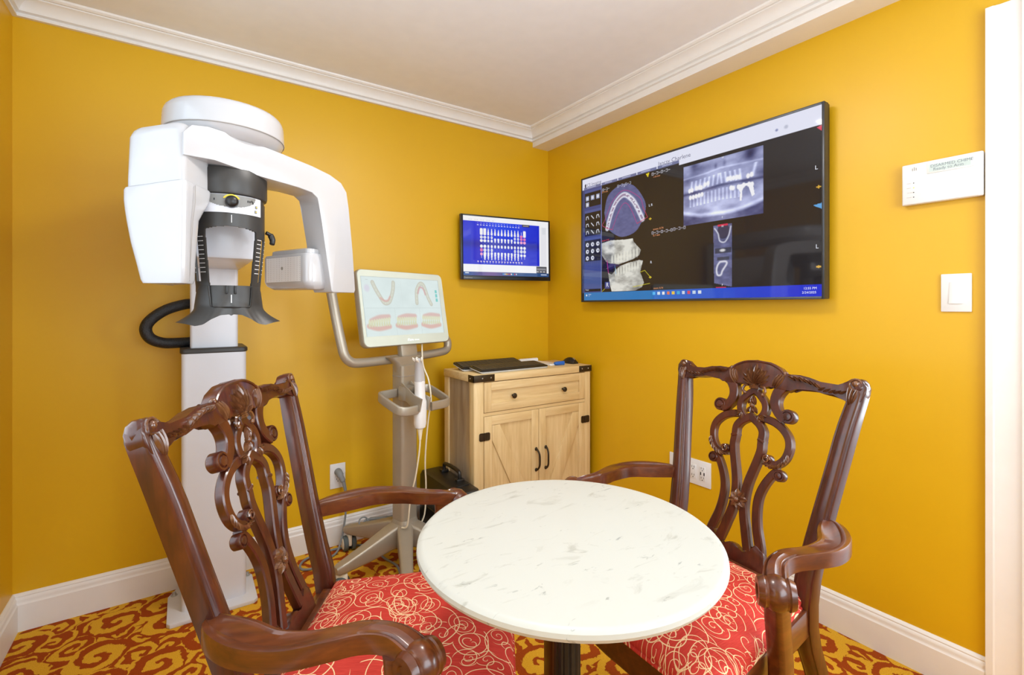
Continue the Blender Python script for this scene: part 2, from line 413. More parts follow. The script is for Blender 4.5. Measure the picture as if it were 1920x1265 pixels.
# ------------------------------------------------------------------ marble table
TX, TY = -1.3695, -1.7685
t = thing('bistro_table', 'small round table with white marble top on dark pedestal base', 'table', (TX, TY, 0))
R = .2995
prof = [(0, .722), (R-.012, .722), (R-.003, .726), (R+.001, .733), (R, .740), (R-.005, .744), (R-.012, .745), (0, .745)]
b = nbm(); lathe(b, prof, Matrix.Translation((TX, TY, 0)), 96); obj('tabletop', b, M['marble'], t)
b = nbm(); lathe(b, [(0, .710), (.12, .710), (.125, .716), (.125, .722), (0, .722)], Matrix.Translation((TX, TY, 0)), 24); obj('mount_plate', b, M['iron'], t)
b = nbm()
ng = 12; rings = []
for z, r in ((.06, .036), (.10, .036), (.12, .028), (.62, .026), (.66, .032), (.71, .04)):
    rings.append([Vector((TX+math.cos(2*PI*k/48)*r*(1-.1*(k % 4 == 0)), TY+math.sin(2*PI*k/48)*r*(1-.1*(k % 4 == 0)), z)) for k in range(48)])
loft(b, rings); obj('pedestal_column', b, M['iron'], t, ang=20)
for k in range(4):
    a = PI/4+k*PI/2+.35; b = nbm(); e = Vector((math.cos(a), math.sin(a), 0)); o = Vector((TX, TY, 0))
    pts = cr([o+e*.0+Vector((0, 0, .10)), o+e*.08+Vector((0, 0, .095)), o+e*.16+Vector((0, 0, .05)), o+e*.235+Vector((0, 0, .017))], 5)
    sweep(b, pts, rrect(.034, .03, .008), (0, 0, 1)); obj('foot', b, M['iron'], t)

# ------------------------------------------------------------------ carved armchairs
KB, ZJ = .2543, .651
def bk(y, z, d=0): return Vector((-KB*(z-ZJ)+d*.969, y, z+d*.246))
def stroke(bm, pts, w0, w1=None, dep=.020, d=0, n=7):
    P2 = cr([(p[0], p[1], 0) for p in pts], n); w1 = w0 if w1 is None else w1
    P = [bk(p.x, p.y, d) for p in P2]; N = len(P)
    s = rrect(w0, dep, min(.0028, w0*.25), 1)
    sweep(bm, P, s, (.969, 0, .246), [((w0+(w1-w0)*i/(N-1))/w0, 1) for i in range(N)])
def disc(bm, y, z, r, dep, d=0, rim=True):
    m = frame(bk(y, z, d), Vector((-KB, 0, 1)).normalized(), Vector((0, 1, 0)), Vector((.969, 0, .246)))
    p = [(0, -dep/2), (r-.003, -dep/2), (r, -dep/2+.003), (r, dep/2-.003), (r-.002, dep/2)]
    if rim: p += [(r*.72, dep/2), (r*.68, dep/2-.003), (r*.6, dep/2-.003), (r*.5, dep/2+.001), (0, dep/2+.002)]
    else: p += [(0, dep/2)]
    lathe(bm, p, m, 20)
def leaf(bm, y, z, ang, ln, w, h=.006, d=.012, curl=.0):
    """pointed carved leaf lying on the front of the back frame"""
    u = Vector((math.cos(ang), math.sin(ang))); v = Vector((-u.y, u.x)); rows = []
    for i in range(6):
        s = i/5; ww = w*math.sin(PI*min(1, .12+s*.88))**.8*.5; c = curl*s*s
        ctr = (y+u.x*ln*s+v.x*c, z+u.y*ln*s+v.y*c)
        hh = h*(.5+math.sin(PI*s)*.7)
        rows.append([bk(ctr[0]+v.x*ww*k, ctr[1]+v.y*ww*k, d+hh*(0 if abs(k) == 1 else (1 if k else .55))) for k in (-1, -.55, 0, .55, 1)])
    V = [[bm.verts.new(p) for p in r] for r in rows]
    for i in range(5):
        for j in range(4): bm.faces.new((V[i][j], V[i][j+1], V[i+1][j+1], V[i+1][j]))
UP = [(0, 1.034), (.038, 1.031), (.068, 1.019), (.083, 1.006), (.088, .999), (.103, 1.003), (.128, 1.004), (.154, 1.000), (.183, .992), (.208, .986), (.230, .985), (.243, .991), (.248, 1.002), (.258, 1.010), (.273, 1.012), (.286, 1.006), (.295, .993), (.294, .974), (.285, .955), (.274, .935)]
LO = [(.249, .952), (.240, .960), (.220, .958), (.196, .961), (.172, .966), (.147, .970), (.122, .968), (.106, .960), (.096, .952), (.062, .955), (.054, .962), (.046, .966), (.030, .960), (.018, .952)]
SY = cr([(0, .195, 0), (.2, .198, 0), (.36, .202, 0), (.43, .205, 0), (.53, .210, 0), (.65, .224, 0), (.79, .244, 0), (.9, .259, 0), (.97, .269, 0)], 3)
SX = cr([(0, -.11, 0), (.2, -.03, 0), (.34, .036, 0), (.45, .052, 0), (.55, .027, 0), (.65, 0, 0), (.8, -.038, 0), (.97, -.081, 0)], 3)
def interp(c, z):
    for a, e in zip(c, c[1:]):
        if a.x <= z <= e.x: return a.y+(e.y-a.y)*(z-a.x)/max(1e-9, e.x-a.x)
    return c[-1].y
POSTSEC = [(-.5, -.5), (.5, -.5), (.5, .25), (.44, .36), (.36, .36), (.30, .44), (.18, .5), (-.18, .5), (-.30, .44), (-.36, .36), (-.44, .36), (-.5, .25)]
def make_chair(label):
    t = thing('carved_armchair', label, 'chair', group='carved mahogany armchairs')
    A = lambda n, bm, m, p=None, ang=35: obj(n, bm, M[m], p or t, ang, local=True)
    for s in (1, -1):
        b = nbm(); rings = []
        for z in [0, .08, .16, .24, .32, .38, .44, .5, .56, .62, .68, .74, .8, .86, .90, .93, .955, .975, .988, .998, 1.004]:
            y = interp(SY, min(z, .97))*s; x = -KB*(z-ZJ) if z > .9 else interp(SX, z); w = .044+.008*math.exp(-((z-.4)/.2)**2); d = .044
            if z > .88: k = (z-.88)/.105; w -= .006*k; d -= .006*k; x -= .003*k; y += .004*k*s
            if z > .985: w *= .92-(z-.988)*32; d *= .92-(z-.988)*32
            rings.append([Vector((x+q*d, y+p*w*s, z)) for p, q in POSTSEC])
        loft(b, rings); A('back_post', b, 'mahog')
    # crest rail with C-scrolls
    b = nbm()
    poly = UP+LO; full = poly+[(-u, v) for u, v in reversed(poly)]
    full = [p for i, p in enumerate(full) if i == 0 or (abs(p[0]-full[i-1][0])+abs(p[1]-full[i-1][1])) > 1e-4]
    full = full[:-1] if full[-1] == full[0] else full
    prism(b, full, lambda u, v, d: bk(u, v, d), -.020, .014, .005)
    for s in (1, -1):
        stroke(b, [(.098*s, .976), (.082*s, .962), (.070*s, .942), (.0665*s, .920), (.073*s, .900), (.086*s, .884), (.100*s, .873)], .034, .024, .026)
        disc(b, .1085*s, .885, .0205, .027)
        ball(b, bk(.277*s, .992, -.003), .022, .020, .022)
    crest = A('crest_rail', b, 'mahog')
    # carving on the crest: each leaf is a piece of its own
    def lf(par, *a):
        bb = nbm(); leaf(bb, *a); return A('carved_leaf', bb, 'carve', par)
    for i, (a, ln, w, cu) in enumerate(((90, .062, .020, 0), (68, .058, .016, .004), (112, .058, .016, -.004), (46, .056, .015, .008), (134, .056, .015, -.008), (26, .052, .014, .010), (154, .052, .014, -.010), (8, .042, .012, .010), (172, .042, .012, -.010), (79, .05, .011, .002), (101, .05, .011, -.002), (57, .05, .011, .004), (123, .05, .011, -.004))):
        lf(crest, 0, .960, math.radians(a), ln, w, .011 if i < 9 else .014, .012, cu)
    bb = nbm()
    for dz in (0, .0045, .009): tube(bb, [bk(-.014, .950+dz, .015), bk(0, .950+dz, .018), bk(.014, .950+dz, .015)], .0028, 6)
    A('carved_band', bb, 'carve', crest)
    for s in (1, -1):
        an = lambda d: math.radians(d if s > 0 else 180-d)
        for k, (y_, z_, d_) in enumerate(((.088, .998, -118), (.079, .999, -116), (.070, .998, -112))): lf(crest, y_*s, z_, an(d_), .048-.004*k, .012, .008, .012, 0)
        bb = nbm(); tube(bb, cr([bk(p[0]*s, p[1], .013) for p in ((.020, .957), (.031, .954), (.036, .942), (.030, .933))], 4), .004, 6); ball(bb, bk(.029*s, .933, .012), .006)
        A('carved_scroll', bb, 'carve', crest)
        for k, (y_, z_) in enumerate(((.097, .996), (.112, .997), (.127, .997), (.142, .994), (.157, .991), (.172, .986))): lf(crest, y_*s, z_, an(-14-3*k), .026, .010, .010, .012, -.005*s)
        for k, (y_, z_) in enumerate(((.182, .969), (.195, .967), (.208, .966), (.221, .966), (.234, .967))): lf(crest, y_*s, z_, an(18), .020, .008, .008, .012, .004*s)
        for k, (y_, d_) in enumerate(((.257, -86), (.266, -94), (.276, -103))): lf(crest, y_*s, .986-.002*k, an(d_), .044-.003*k, .010, .006, .0165, 0)
        bb = nbm(); ball(bb, bk(.270*s, .997, .013), .009)
        tube(bb, [bk(.270*s+.014*math.cos(a), .995+.014*math.sin(a), .014) for a in [PI*.1+k*PI*1.5/10 for k in range(11)]], .003, 6); A('ear_rosette', bb, 'carve', crest)
        for y_, z_, r_ in ((.086, 1.002, .008), (.249, .995, .0055)): bb = nbm(); ball(bb, bk(y_*s, z_, .008), r_); A('carved_bead', bb, 'carve', crest)
    b = nbm()
    # moulded lip of the central arch
    tube(b, [bk(p.x, p.y-.004, .013) for p in cr([(-.083, 1.006, 0), (-.068, 1.018, 0), (-.038, 1.03, 0), (0, 1.033, 0), (.038, 1.03, 0), (.068, 1.018, 0), (.083, 1.006, 0)], 4)], .0035, 6)
    A('arch_moulding', b, 'mahog', crest)
    # pierced splat
    b = nbm()
    stroke(b, [(0, .965), (0, .948), (0, .935)], .033, .024, .024)
    for s in (1, -1):
        S = lambda pts: [(p[0]*s, p[1]) for p in pts]
        stroke(b, S([(.004, .942), (.022, .927), (.037, .909), (.040, .889), (.031, .869), (.010, .852)]), .021, dep=.022)
        stroke(b, S([(-.004, .868), (.012, .858), (.030, .846), (.042, .828), (.0425, .804), (.043, .792), (.0435, .775), (.038, .748), (.028, .712), (.0195, .679), (.0155, .646), (.0155, .613), (.021, .583), (.029, .556), (.035, .535), (.046, .50)]), .0225, .026, dep=.022, d=.001)
        stroke(b, S([(.026, .868), (.050, .866), (.073, .861), (.096, .849), (.114, .830), (.121, .810), (.120, .789), (.112, .767), (.097, .751), (.079, .744), (.063, .748)]), .023, .020, dep=.020, d=-.001)
        disc(b, .067*s, .757, .0135, .023, .001)
        stroke(b, S([(.104, .734), (.090, .724), (.073, .698), (.060, .668), (.054, .638), (.0555, .602), (.062, .567), (.071, .54), (.079, .514), (.083, .485)]), .021, .027, dep=.020, d=-.001)
        disc(b, .1055*s, .722, .0165, .023)
        stroke(b, S([(.033, .806), (.052, .800)]), .008, dep=.027, d=.001, n=2)
    shoe = [(0, .505), (.010, .504), (.020, .499), (.027, .492), (.034, .489), (.044, .494), (.056, .505), (.066, .523), (.074, .522), (.092, .512), (.097, .500), (.096, .48), (.102, .455), (.105, .435)]
    prism(b, shoe+[(-u, v) for u, v in reversed(shoe[1:])], lambda u, v, d: bk(u, v, d), -.010, .011, .003)
    sp = A('splat', b, 'mahog')
    b = nbm()
    for k in range(8): leaf(b, 0, .625, k*PI/4+.2, .029, .021, .009, .011)
    ball(b, bk(0, .625, .022), .008)
    A('rosette', b, 'carve', sp)
    for a in (-90, -64, -116): lf(sp, 0, .926, math.radians(a), .028, .012, .008, .010)
    b = nbm()
    for a in (-90, -50, -130): leaf(b, 0, .896, math.radians(a), .026, .014, .009, .004)
    ball(b, bk(0, .899, .010), .008); A('bellflower', b, 'carve', sp)
    for s in (1, -1):
        an = lambda d: math.radians(d if s > 0 else 180-d)
        b = nbm()
        for a in (-40, 0, -85): leaf(b, .028*s, .872, an(a), .022, .010, .008, .010)
        A('bellflower', b, 'carve', sp)
        pth = cr([(.122, .782, 0), (.114, .764, 0), (.099, .750, 0), (.082, .744, 0), (.066, .747, 0)], 2)
        for k in range(len(pth)-1):
            p, q = pth[k], pth[k+1]; dq = math.atan2(q.y-p.y, (q.x-p.x))
            lf(sp, p.x*s, p.y, (dq+.5) if s > 0 else PI-(dq+.5), .020, .009, .005, .009)
        b = nbm(); tube(b, [bk((.067+.0115*math.cos(q)*(1-q/14))*s, .757+.0115*math.sin(q)*(1-q/14), .016) for q in [k*.6 for k in range(16)]], .0022, 5)
        A('carved_scroll', b, 'carve', sp)
    # seat frame
    b = nbm()
    prism(b, [(.515, -.285), (.535, -.27), (.542, 0), (.535, .27), (.515, .285), (.515, .24), (.505, 0), (.515, -.24)], lambda u, v, d: Vector((u, v, d)), .362, .432, .004); A('front_rail', b, 'mahogx')
    for s in (1, -1):
        b = nbm(); prism(b, [(.06, .222*s), (.52, .285*s), (.52, .255*s), (.06, .192*s)], lambda u, v, d: Vector((u, v, d)), .362, .432, .003); A('side_rail', b, 'mahogx')
    b = nbm(); box(b, .028, .066, -.20, .20, .362, .445, .004); box(b, .050, .075, -.175, .175, .43, .462, .005); A('back_rail', b, 'mahogx')
    for s in (1, -1):
        b = nbm(); rings = []
        for z, w in ((0, .046), (.05, .044), (.2, .044), (.36, .05), (.43, .05)):
            rings.append([Vector((.508+p*w, .258*s+q*w, z)) for p, q in rrect(1, 1, .12, 2)])
        loft(b, rings); A('front_leg', b, 'mahog')
    # cushion
    b = nbm()
    def hw(x): return .205+(x-.07)/.45*.075
    rings = []
    def ringat(inset, z, nseg=10):
        out = []; x0, x1 = .072+inset, .532-inset
        for k in range(nseg): out.append(Vector((x0, -hw(x0)+inset+(hw(x0)-inset)*2*k/nseg, z)))
        for k in range(nseg): x = x0+(x1-x0)*k/nseg; out.append(Vector((x, hw(x)-inset, z)))
        for k in range(nseg): out.append(Vector((x1+.008*(1-(1-2*k/nseg)**2), (hw(x1)-inset)*(1-2*k/nseg), z)))
        for k in range(nseg): x = x1+(x0-x1)*k/nseg; out.append(Vector((x, -hw(x)+inset, z)))
        return out
    for i, z in ((.004, .425), (-.003, .435), (-.005, .448), (.002, .462), (.018, .473), (.045, .482), (.085, .489), (.13, .493), (.18, .495)): rings.append(ringat(i, z))
    loft(b, rings); cu = A('seat_cushion', b, 'fabric', ang=60)
    b = nbm(); tube(b, ringat(-.004, .434), .0048, 8, closed=True); A('piping', b, 'fabric', cu)
    # arms
    OUT = cr([(.0, .252, 0), (.006, .268, 0), (.030, .295, 0), (.068, .322, 0), (.110, .339, 0), (.155, .346, 0), (.200, .342, 0), (.245, .330, 0), (.285, .316, 0), (.322, .314, 0), (.358, .332, 0), (.385, .355, 0)], 4)
    INN = cr([(.0, .212, 0), (.022, .232, 0), (.060, .245, 0), (.102, .262, 0), (.150, .288, 0), (.190, .294, 0), (.235, .289, 0), (.277, .277, 0), (.312, .275, 0), (.350, .281, 0), (.390, .298, 0), (.415, .320, 0)], 4)
    for s in (1, -1):
        b = nbm(); rings = []; n = len(OUT)
        for i in range(n):
            f = i/(n-1); o, q = Vector((OUT[i].x, OUT[i].y*s, 0)), Vector((INN[i].x, INN[i].y*s, 0))
            zt = .655+.012*math.sin(PI*f)+(.006 if f > .5 else 0)*math.sin(PI*(f-.5)*2)-(.012*max(0, f-.85)/.15); th = .036-.004*f
            P = lambda k, z: o+(q-o)*k+Vector((0, 0, z))
            dish = .007*max(0, math.sin(PI*min(1, f*1.75)))
            g = .004 if f > .72 else 0
            rings.append([P(0, zt-th), P(0, zt-.006), P(.03, zt-.001), P(.10, zt), P(.20, zt-g), P(.27, zt-dish*.2), P(.32, zt-dish*.9), P(.5, zt-dish+g), P(.8, zt-dish*.6+g*.5), P(.88, zt-g), P(.93, zt-.001), P(.99, zt-.002), P(1, zt-.006), P(1, zt-th), P(.5, zt-th-.002)])
        loft(b, rings)
        # rolled scroll at the hand end
        ax = Vector((-.030, .035*s, 0)).normalized(); fw = Vector((.76, .65*s, 0)); ctr = Vector((.386, .324*s, .628))
        m = frame(ctr-ax*.030, Vector((0, 0, 1)), fw if s > 0 else -fw, ax) if 0 else None
        pf = [(0, .0), (.012, .0), (.015, -.004), (.026, -.004), (.029, .002), (.031, .007), (.029, .010), (.029, .014), (.033, .020), (.035, .030), (.033, .040), (.029, .046), (.029, .050), (.031, .053), (.029, .058), (.026, .064), (.015, .064), (.012, .060), (0, .060)]
        zax = ax; xax = Vector((0, 0, 1)); yax = zax.cross(xax)
        lathe(b, pf, frame(ctr-ax*.030, xax, yax, zax), 20)
        arm = A('arm', b, 'mahogx', ang=30)
        # swept arm support
        b = nbm()
        pts = cr([(.300, .285*s, .36), (.302, .287*s, .42), (.318, .292*s, .49), (.338, .300*s, .55), (.350, .306*s, .595), (.352, .308*s, .635)], 4)
        n = len(pts); sec = rrect(.036, .048, .010, 3)
        sweep(b, pts, sec, (1, 0, 0), [(1+.12*math.sin(PI*i/(n-1)), 1.15-.25*math.sin(PI*i/(n-1))) for i in range(n)])
        A('arm_support', b, 'mahogx')
    return t
def copy_tree(o, parent=None):
    c = o.copy(); C.objects.link(c)
    if parent is not None: c.parent = parent
    for ch in list(o.children): copy_tree(ch, c)
    return c
ch1 = make_chair('carved mahogany armchair with red scroll seat in front of the white dental scanner')
ch2 = copy_tree(ch1)
ch2['label'] = 'carved mahogany armchair with red scroll seat below the large wall television'
ch1.location = (-1.8463, -1.3060, 0); ch1.rotation_euler = (0, 0, -.5750)
ch2.location = (-.6302, -1.7117, 0); ch2.rotation_euler = (0, 0, 3.0871)

# ------------------------------------------------------------------ panoramic x-ray machine
t = thing('dental_xray_machine', 'tall white panoramic dental scanner with black chin support beside the left wall', 'scanner', (-1.91, -.15, 0))
b = nbm()
prism(b, [(-2.055, -.315), (-1.775, -.315), (-1.762, -.30), (-1.762, -.10), (-1.80, -.03), (-2.03, -.03), (-2.066, -.10), (-2.066, -.30)], lambda u, v, d: Vector((u, v, d)), 0, .016, .003); obj('base_plate', b, M['satin'], t)
b = nbm()
loft(b, [[Vector((-1.909+p, -.145+q, z)) for p, q in rrect(.222, .222, .018, 4)] for z in (.016, 1.022)]); lc = obj('lower_column', b, M['satin'], t)
b = nbm(); loft(b, [[Vector((-1.909+p, -.145+q, z)) for p, q in rrect(w, w, .02, 4)] for z, w in ((1.018, .224), (1.022, .232), (1.034, .232), (1.038, .226))]); obj('column_cap', b, M['darkplastic'], t)
b = nbm(); loft(b, [[Vector((-1.908+p, -.135+q, z)) for p, q in rrect(.166, .166, .012, 4)] for z in (1.03, 1.74)]); obj('upper_column', b, M['satin'], t)
b = nbm(); box(b, -1.998, -1.812, -.70, -.06, 1.357, 1.60, .014); obj('carriage_arm', b, M['satin'], t)
b = nbm()
for x, y in ((-2.045, -.10), (-1.78, -.10)):
    b = nbm(); lathe(b, [(0, .016), (.012, .016), (.012, .02), (.007, .02), (.007, .03), (0, .03)], Matrix.Translation((x, y, 0)), 6); obj('anchor_bolt', b, M['steel'], t)
# top cover
b = nbm(); rings = []
def stad(k, z):
    pts = []
    for i in range(40):
        a = 2*PI*i/40; x, y = math.cos(a), math.sin(a)
        fy = .165; fx = .162 if y < 0 else .162-.055*y*y
        pts.append(Vector((-1.905+x*fx*k, -.80+(y*fy*k if y < 0 else y*.70), z)))
    return pts
for k, z in ((.80, 1.680), (.86, 1.684), (.97, 1.706), (.985, 1.711), (1.0, 1.713), (.985, 1.762), (.96, 1.775), (.91, 1.784), (.82, 1.789), (.6, 1.792)): rings.append(stad(k, z))
loft(b, rings); tc = obj('top_cover', b, M['gloss'], t)
b = nbm()
b_r = [[p for p in stad(k, z)] for k, z in ((.990, 1.7105), (1.001, 1.7115), (1.001, 1.7135), (.990, 1.714))]
loft(b, b_r, caps=False); obj('cover_seam', b, M['seam'], tc)
# rotating arm: a runs along the arm, q away from the viewer, z up
Rv, Fv = Vector((.8246, -.5657, 0)), Vector((.5657, .8246, 0))
K0 = Vector((CAMP.x, CAMP.y, 0))+Rv*(-.859)+Fv*1.25
ua = (Rv*.53+Fv*.85).normalized(); wa = (Rv*.85-Fv*.53).normalized()
def G(a, q, z): return K0+ua*a-wa*q+Vector((0, 0, z))
armp = [(.0, 1.60), (.0, 1.66), (.02, 1.684), (.06, 1.692), (.14, 1.690), (.28, 1.676), (.38, 1.665), (.45, 1.652), (.495, 1.634), (.518, 1.606), (.528, 1.55), (.545, 1.40), (.556, 1.262), (.552, 1.252), (.46, 1.252), (.455, 1.26), (.425, 1.44), (.408, 1.545), (.400, 1.565), (.380, 1.578), (.331, 1.584), (.208, 1.590), (.0775, 1.605)]
def beamw(a): return .215-.115*min(1, max(0, (a-.10)/.26))
b = nbm(); tt = bmesh.new()
prism(tt, armp, lambda u, v, d: Vector((u, d*beamw(u), v)), 0, 1, 0)
for e in list(tt.edges): pass
merge(b, tt)
es = [e for e in b.edges if e.is_manifold and e.calc_face_angle(0) > 1.0 and abs(e.verts[0].co.y-e.verts[1].co.y) < .12]
bmesh.ops.bevel(b, geom=es, offset=.016, segments=4, affect='EDGES', profile=.5, clamp_overlap=True)
for v in b.verts: v.co = G(v.co.x, v.co.y, v.co.z)
ra = obj('rotating_arm', b, M['gloss'], t, ang=50)
# tube head
def rring(a0, a1, q0, q1, z, r=.022):
    return [G((a0+a1)/2+p, (q0+q1)/2+q, z) for p, q in rrect(a1-a0, q1-q0, r, 4)]
def rpoly(P, r, n=4):
    """closed polygon with rounded corners, 2-D"""
    out = []; N = len(P); P = [Vector((p[0], p[1], 0)) for p in P]
    for i in range(N):
        a, p, c = P[i-1], P[i], P[(i+1) % N]; rr = r[i] if isinstance(r, (list, tuple)) else r
        u = p+(a-p).normalized()*rr; v = p+(c-p).normalized()*rr
        for k in range(n+1):
            t_ = k/n; out.append(u*(1-t_)**2+p*2*t_*(1-t_)+v*t_*t_)
    return out
def hring(z, grow=0, front=0, a1=.09, tl=0, r=.02, slope=.16, q1=.05):
    P = [(0, 0), (-.080, .130), (.07, .222), (a1, .16), (a1, q1)]
    c = Vector((.02, .10)); out = []
    for i, (a, q) in enumerate(P):
        v = Vector((a, q))-c; v = c+v*(1+grow)
        if i == 1: v = v+Vector((tl*.53, -tl*.85))*1.0
        P[i] = (v.x, v.y)
    return [G(p.x, p.y, z-slope*max(-.01, p.y)) for p in rpoly(P, r)]
b = nbm()
loft(b, [hring(z, g, r=r, slope=sl) for z, g, r, sl in ((1.536, 0, .014, .16), (1.555, 0, .014, .16), (1.668, -.01, .022, .17), (1.684, -.06, .026, .17), (1.692, -.14, .026, .17))])
th = obj('tube_head_top', b, M['gloss'], t, ang=45)
b = nbm()
loft(b, [hring(z, g, a1=a1, r=r, slope=sl, tl=tl, q1=q1) for z, g, a1, r, sl, tl, q1 in ((1.534, .05, .088, .012, .16, 0, .05), (1.528, .09, .088, .016, .16, 0, .05), (1.500, .09, .082, .016, .15, 0, .048), (1.470, .08, .066, .016, .13, .002, .04), (1.440, .07, .052, .016, .11, .005, .034), (1.380, .04, .048, .016, .08, .012, .03), (1.320, .0, .046, .016, .04, .022, .03), (1.274, -.03, .046, .014, .01, .030, .03), (1.264, -.08, .044, .012, .0, .030, .03))])
hc_ = obj('tube_head_cover', b, M['gloss'], t, ang=45)
b = nbm(); tube(b, [G(.030, .004, 1.526), G(.029, .002, 1.48), G(.024, .004, 1.43), G(.022, .006, 1.38), G(.022, .012, 1.32), G(.022, .018, 1.27)], .0008, 5)
obj('cover_seam', b, M['seam'], hc_)
b = nbm(); tube(b, [G(-.0345, .0585, z-.16*.058) for z in (1.552, 1.60, 1.664)], .0007, 5); obj('block_seam', b, M['seam'], th)
# sensor
b = nbm()
loft(b, [rring(a0, a1, q0, q1, z, r) for a0, a1, q0, q1, z, r in ((.40, .47, .04, .26, 1.262, .02), (.385, .50, .03, .285, 1.276, .024), (.380, .50, .028, .29, 1.29, .026), (.380, .50, .028, .29, 1.375, .026), (.384, .50, .032, .285, 1.383, .024), (.393, .50, .04, .262, 1.385, .02), (.394, .50, .04, .258, 1.398, .018), (.40, .50, .05, .25, 1.402, .016))])
se = obj('sensor_box', b, M['gloss'], t, ang=45)
b = nbm(); rgrid(b, lambda u, v: G(.3792, .06+.20*u, 1.288+.085*v), 1, 1); obj('perforated_panel', b, M['perf'], se)
b = nbm(); lathe(b, [(0, 0), (.006, 0), (.006, .001), (0, .001)], frame(G(.3795, .165, 1.335), Vector((0, 0, 1)), wa, -ua), 14); obj('sensor_mark', b, M['seam'], se)
# black head support
HC = Vector((-1.899, -.83, 0))
def H(a, r, z): return Vector((HC.x+r*math.sin(a), HC.y-r*math.cos(a), z))
b = nbm()
lathe(b, [(0, 1.50), (.094, 1.50), (.094, 1.522), (.101, 1.526), (.103, 1.532), (.103, 1.592), (.099, 1.600), (0, 1.600)], Matrix.Translation(HC), 40); obj('head_support_drum', b, M['darkplastic'], t)
def shell(bm, fn, a0, a1, na, z0, z1, nz, th, keep=lambda a, z: True):
    t_ = bmesh.new(); V = {}
    def vert(i, j, k):
        key = (i, j, k)
        if key not in V:
            a = a0+(a1-a0)*i/na; z = z0+(z1-z0)*j/nz; V[key] = t_.verts.new(fn(a, z, -th*k))
        return V[key]
    occ = {(i, j): keep(a0+(a1-a0)*(i+.5)/na, z0+(z1-z0)*(j+.5)/nz) for i in range(na) for j in range(nz)}
    for (i, j), kk in occ.items():
        if not kk: continue
        for k in (0, 1):
            f = [vert(i, j, k), vert(i+1, j, k), vert(i+1, j+1, k), vert(i, j+1, k)]
            t_.faces.new(f if k == 0 else f[::-1])
        for di, dj, e in ((-1, 0, ((i, j), (i, j+1))), (1, 0, ((i+1, j), (i+1, j+1))), (0, -1, ((i, j), (i+1, j))), (0, 1, ((i, j+1), (i+1, j+1)))):
            if not occ.get((i+di, j+dj), False):
                p, q = e; t_.faces.new((vert(*p, 0), vert(*q, 0), vert(*q, 1), vert(*p, 1)))
    bmesh.ops.recalc_face_normals(t_, faces=t_.faces); merge(bm, t_)
def rad(z): return .096 if z > 1.40 else .096-.012*min(1, (1.40-z)/.14)
def keepf(a, z):
    d = abs(math.degrees(a))
    hi = 43-(1.43-z)/.17*3
    if z < 1.432-.010*(d/45)**2 and z > 1.262 and d < hi: return False
    if z < 1.405 and z > 1.275 and 58 < d < 73 and z > 1.275: return False
    return True
b = nbm(); shell(b, lambda a, z, o: H(a, rad(z)+o, z), -1.66, 1.66, 168, 1.245, 1.512, 134, .006, keepf)
hf = obj('head_frame', b, M['darkplastic'], t, ang=40)
b = nbm()
for s in (1, -1):
    for k in range(9):
        z = 1.300+k*.0125
        for d0, d1 in ((46, 57), (74, 80)):
            shell(b, lambda a, zz, o: H(a*s, rad(zz)+.0006+o, zz), math.radians(d0-(1.43-z)*14), math.radians(d1-(1.43-z)*4), 4, z, z+.0018, 1, .001)
obj('scale_marks', b, M['plate'], hf)['kind'] = 'stuff'
b = nbm(); shell(b, lambda a, zz, o: H(a, .0968+o, zz), -.008, .008, 1, 1.442, 1.464, 1, .001); obj('centre_mark', b, M['plate'], hf)
# control panel
b = nbm(); shell(b, lambda a, z, o: H(a, .0975+o, z), -1.0, .93, 24, 1.470, 1.522, 2, .004); cp = obj('control_panel', b, M['satin'], t)
def kpanel(a, z): return ((a+.02)/.72)**2+((z-1.522)/.036)**2 < 1
b = nbm(); shell(b, lambda a, z, o: H(a, .0985+o, z), -.76, .72, 60, 1.486, 1.521, 18, .002, kpanel); obj('panel_print', b, M['panelgrey'], cp)
b = nbm()
kc = H(0, .098, 1.500); kn = Vector((0, -1, 0))
lathe(b, [(0, 0), (.017, 0), (.017, .006), (.0165, .014), (.014, .020), (.008, .024), (0, .0245)], frame(kc, Vector((0, 0, 1)), Vector((-1, 0, 0)), kn) if 0 else frame(kc, Vector((1, 0, 0)), Vector((0, 0, 1)), kn), 24); obj('knob', b, M['black'], cp)
b = nbm()
for a in [math.radians(x) for x in range(35, 150, 8)]:
    p = H(math.cos(a)*.22, .0992, 1.500+.0205*math.sin(a)); ball(b, p, .0032, .001, .0022, 6)
obj('dial_print', b, M['yellow'], cp)
for a, z in ((.72, 1.496), (.70, 1.482), (-.80, 1.487)):
    b = nbm(); shell(b, lambda aa, zz, o: H(aa, .0995+o, zz), a-.035, a+.035, 2, z-.0038, z+.0038, 1, .002); bt = obj('button', b, M['panelgrey'], cp)
    b = nbm(); ball(b, H(a, .0998, z), .002, .001, .002, 6); obj('arrow_mark', b, M['yellow'], bt)
b = nbm()
for k, (aa, zz) in enumerate(((.44, 1.508), (.50, 1.508), (.56, 1.510), (.60, 1.506), (-.44, 1.506))): shell(b, lambda q, z, o: H(q, .0992+o, z), aa-.017, aa+.017, 1, zz-.003, zz+.003, 1, .001)
obj('panel_symbols', b, M['black'], cp)['kind'] = 'stuff'
# side clamp
b = nbm(); tube(b, cr([H(1.45, .10, 1.432), H(1.5, .112, 1.425), H(1.5, .118, 1.41), H(1.48, .116, 1.396)], 4), [.006]*4+[.009]*5+[.008]*3+[.006], 10); obj('temple_clamp', b, M['black'], t)
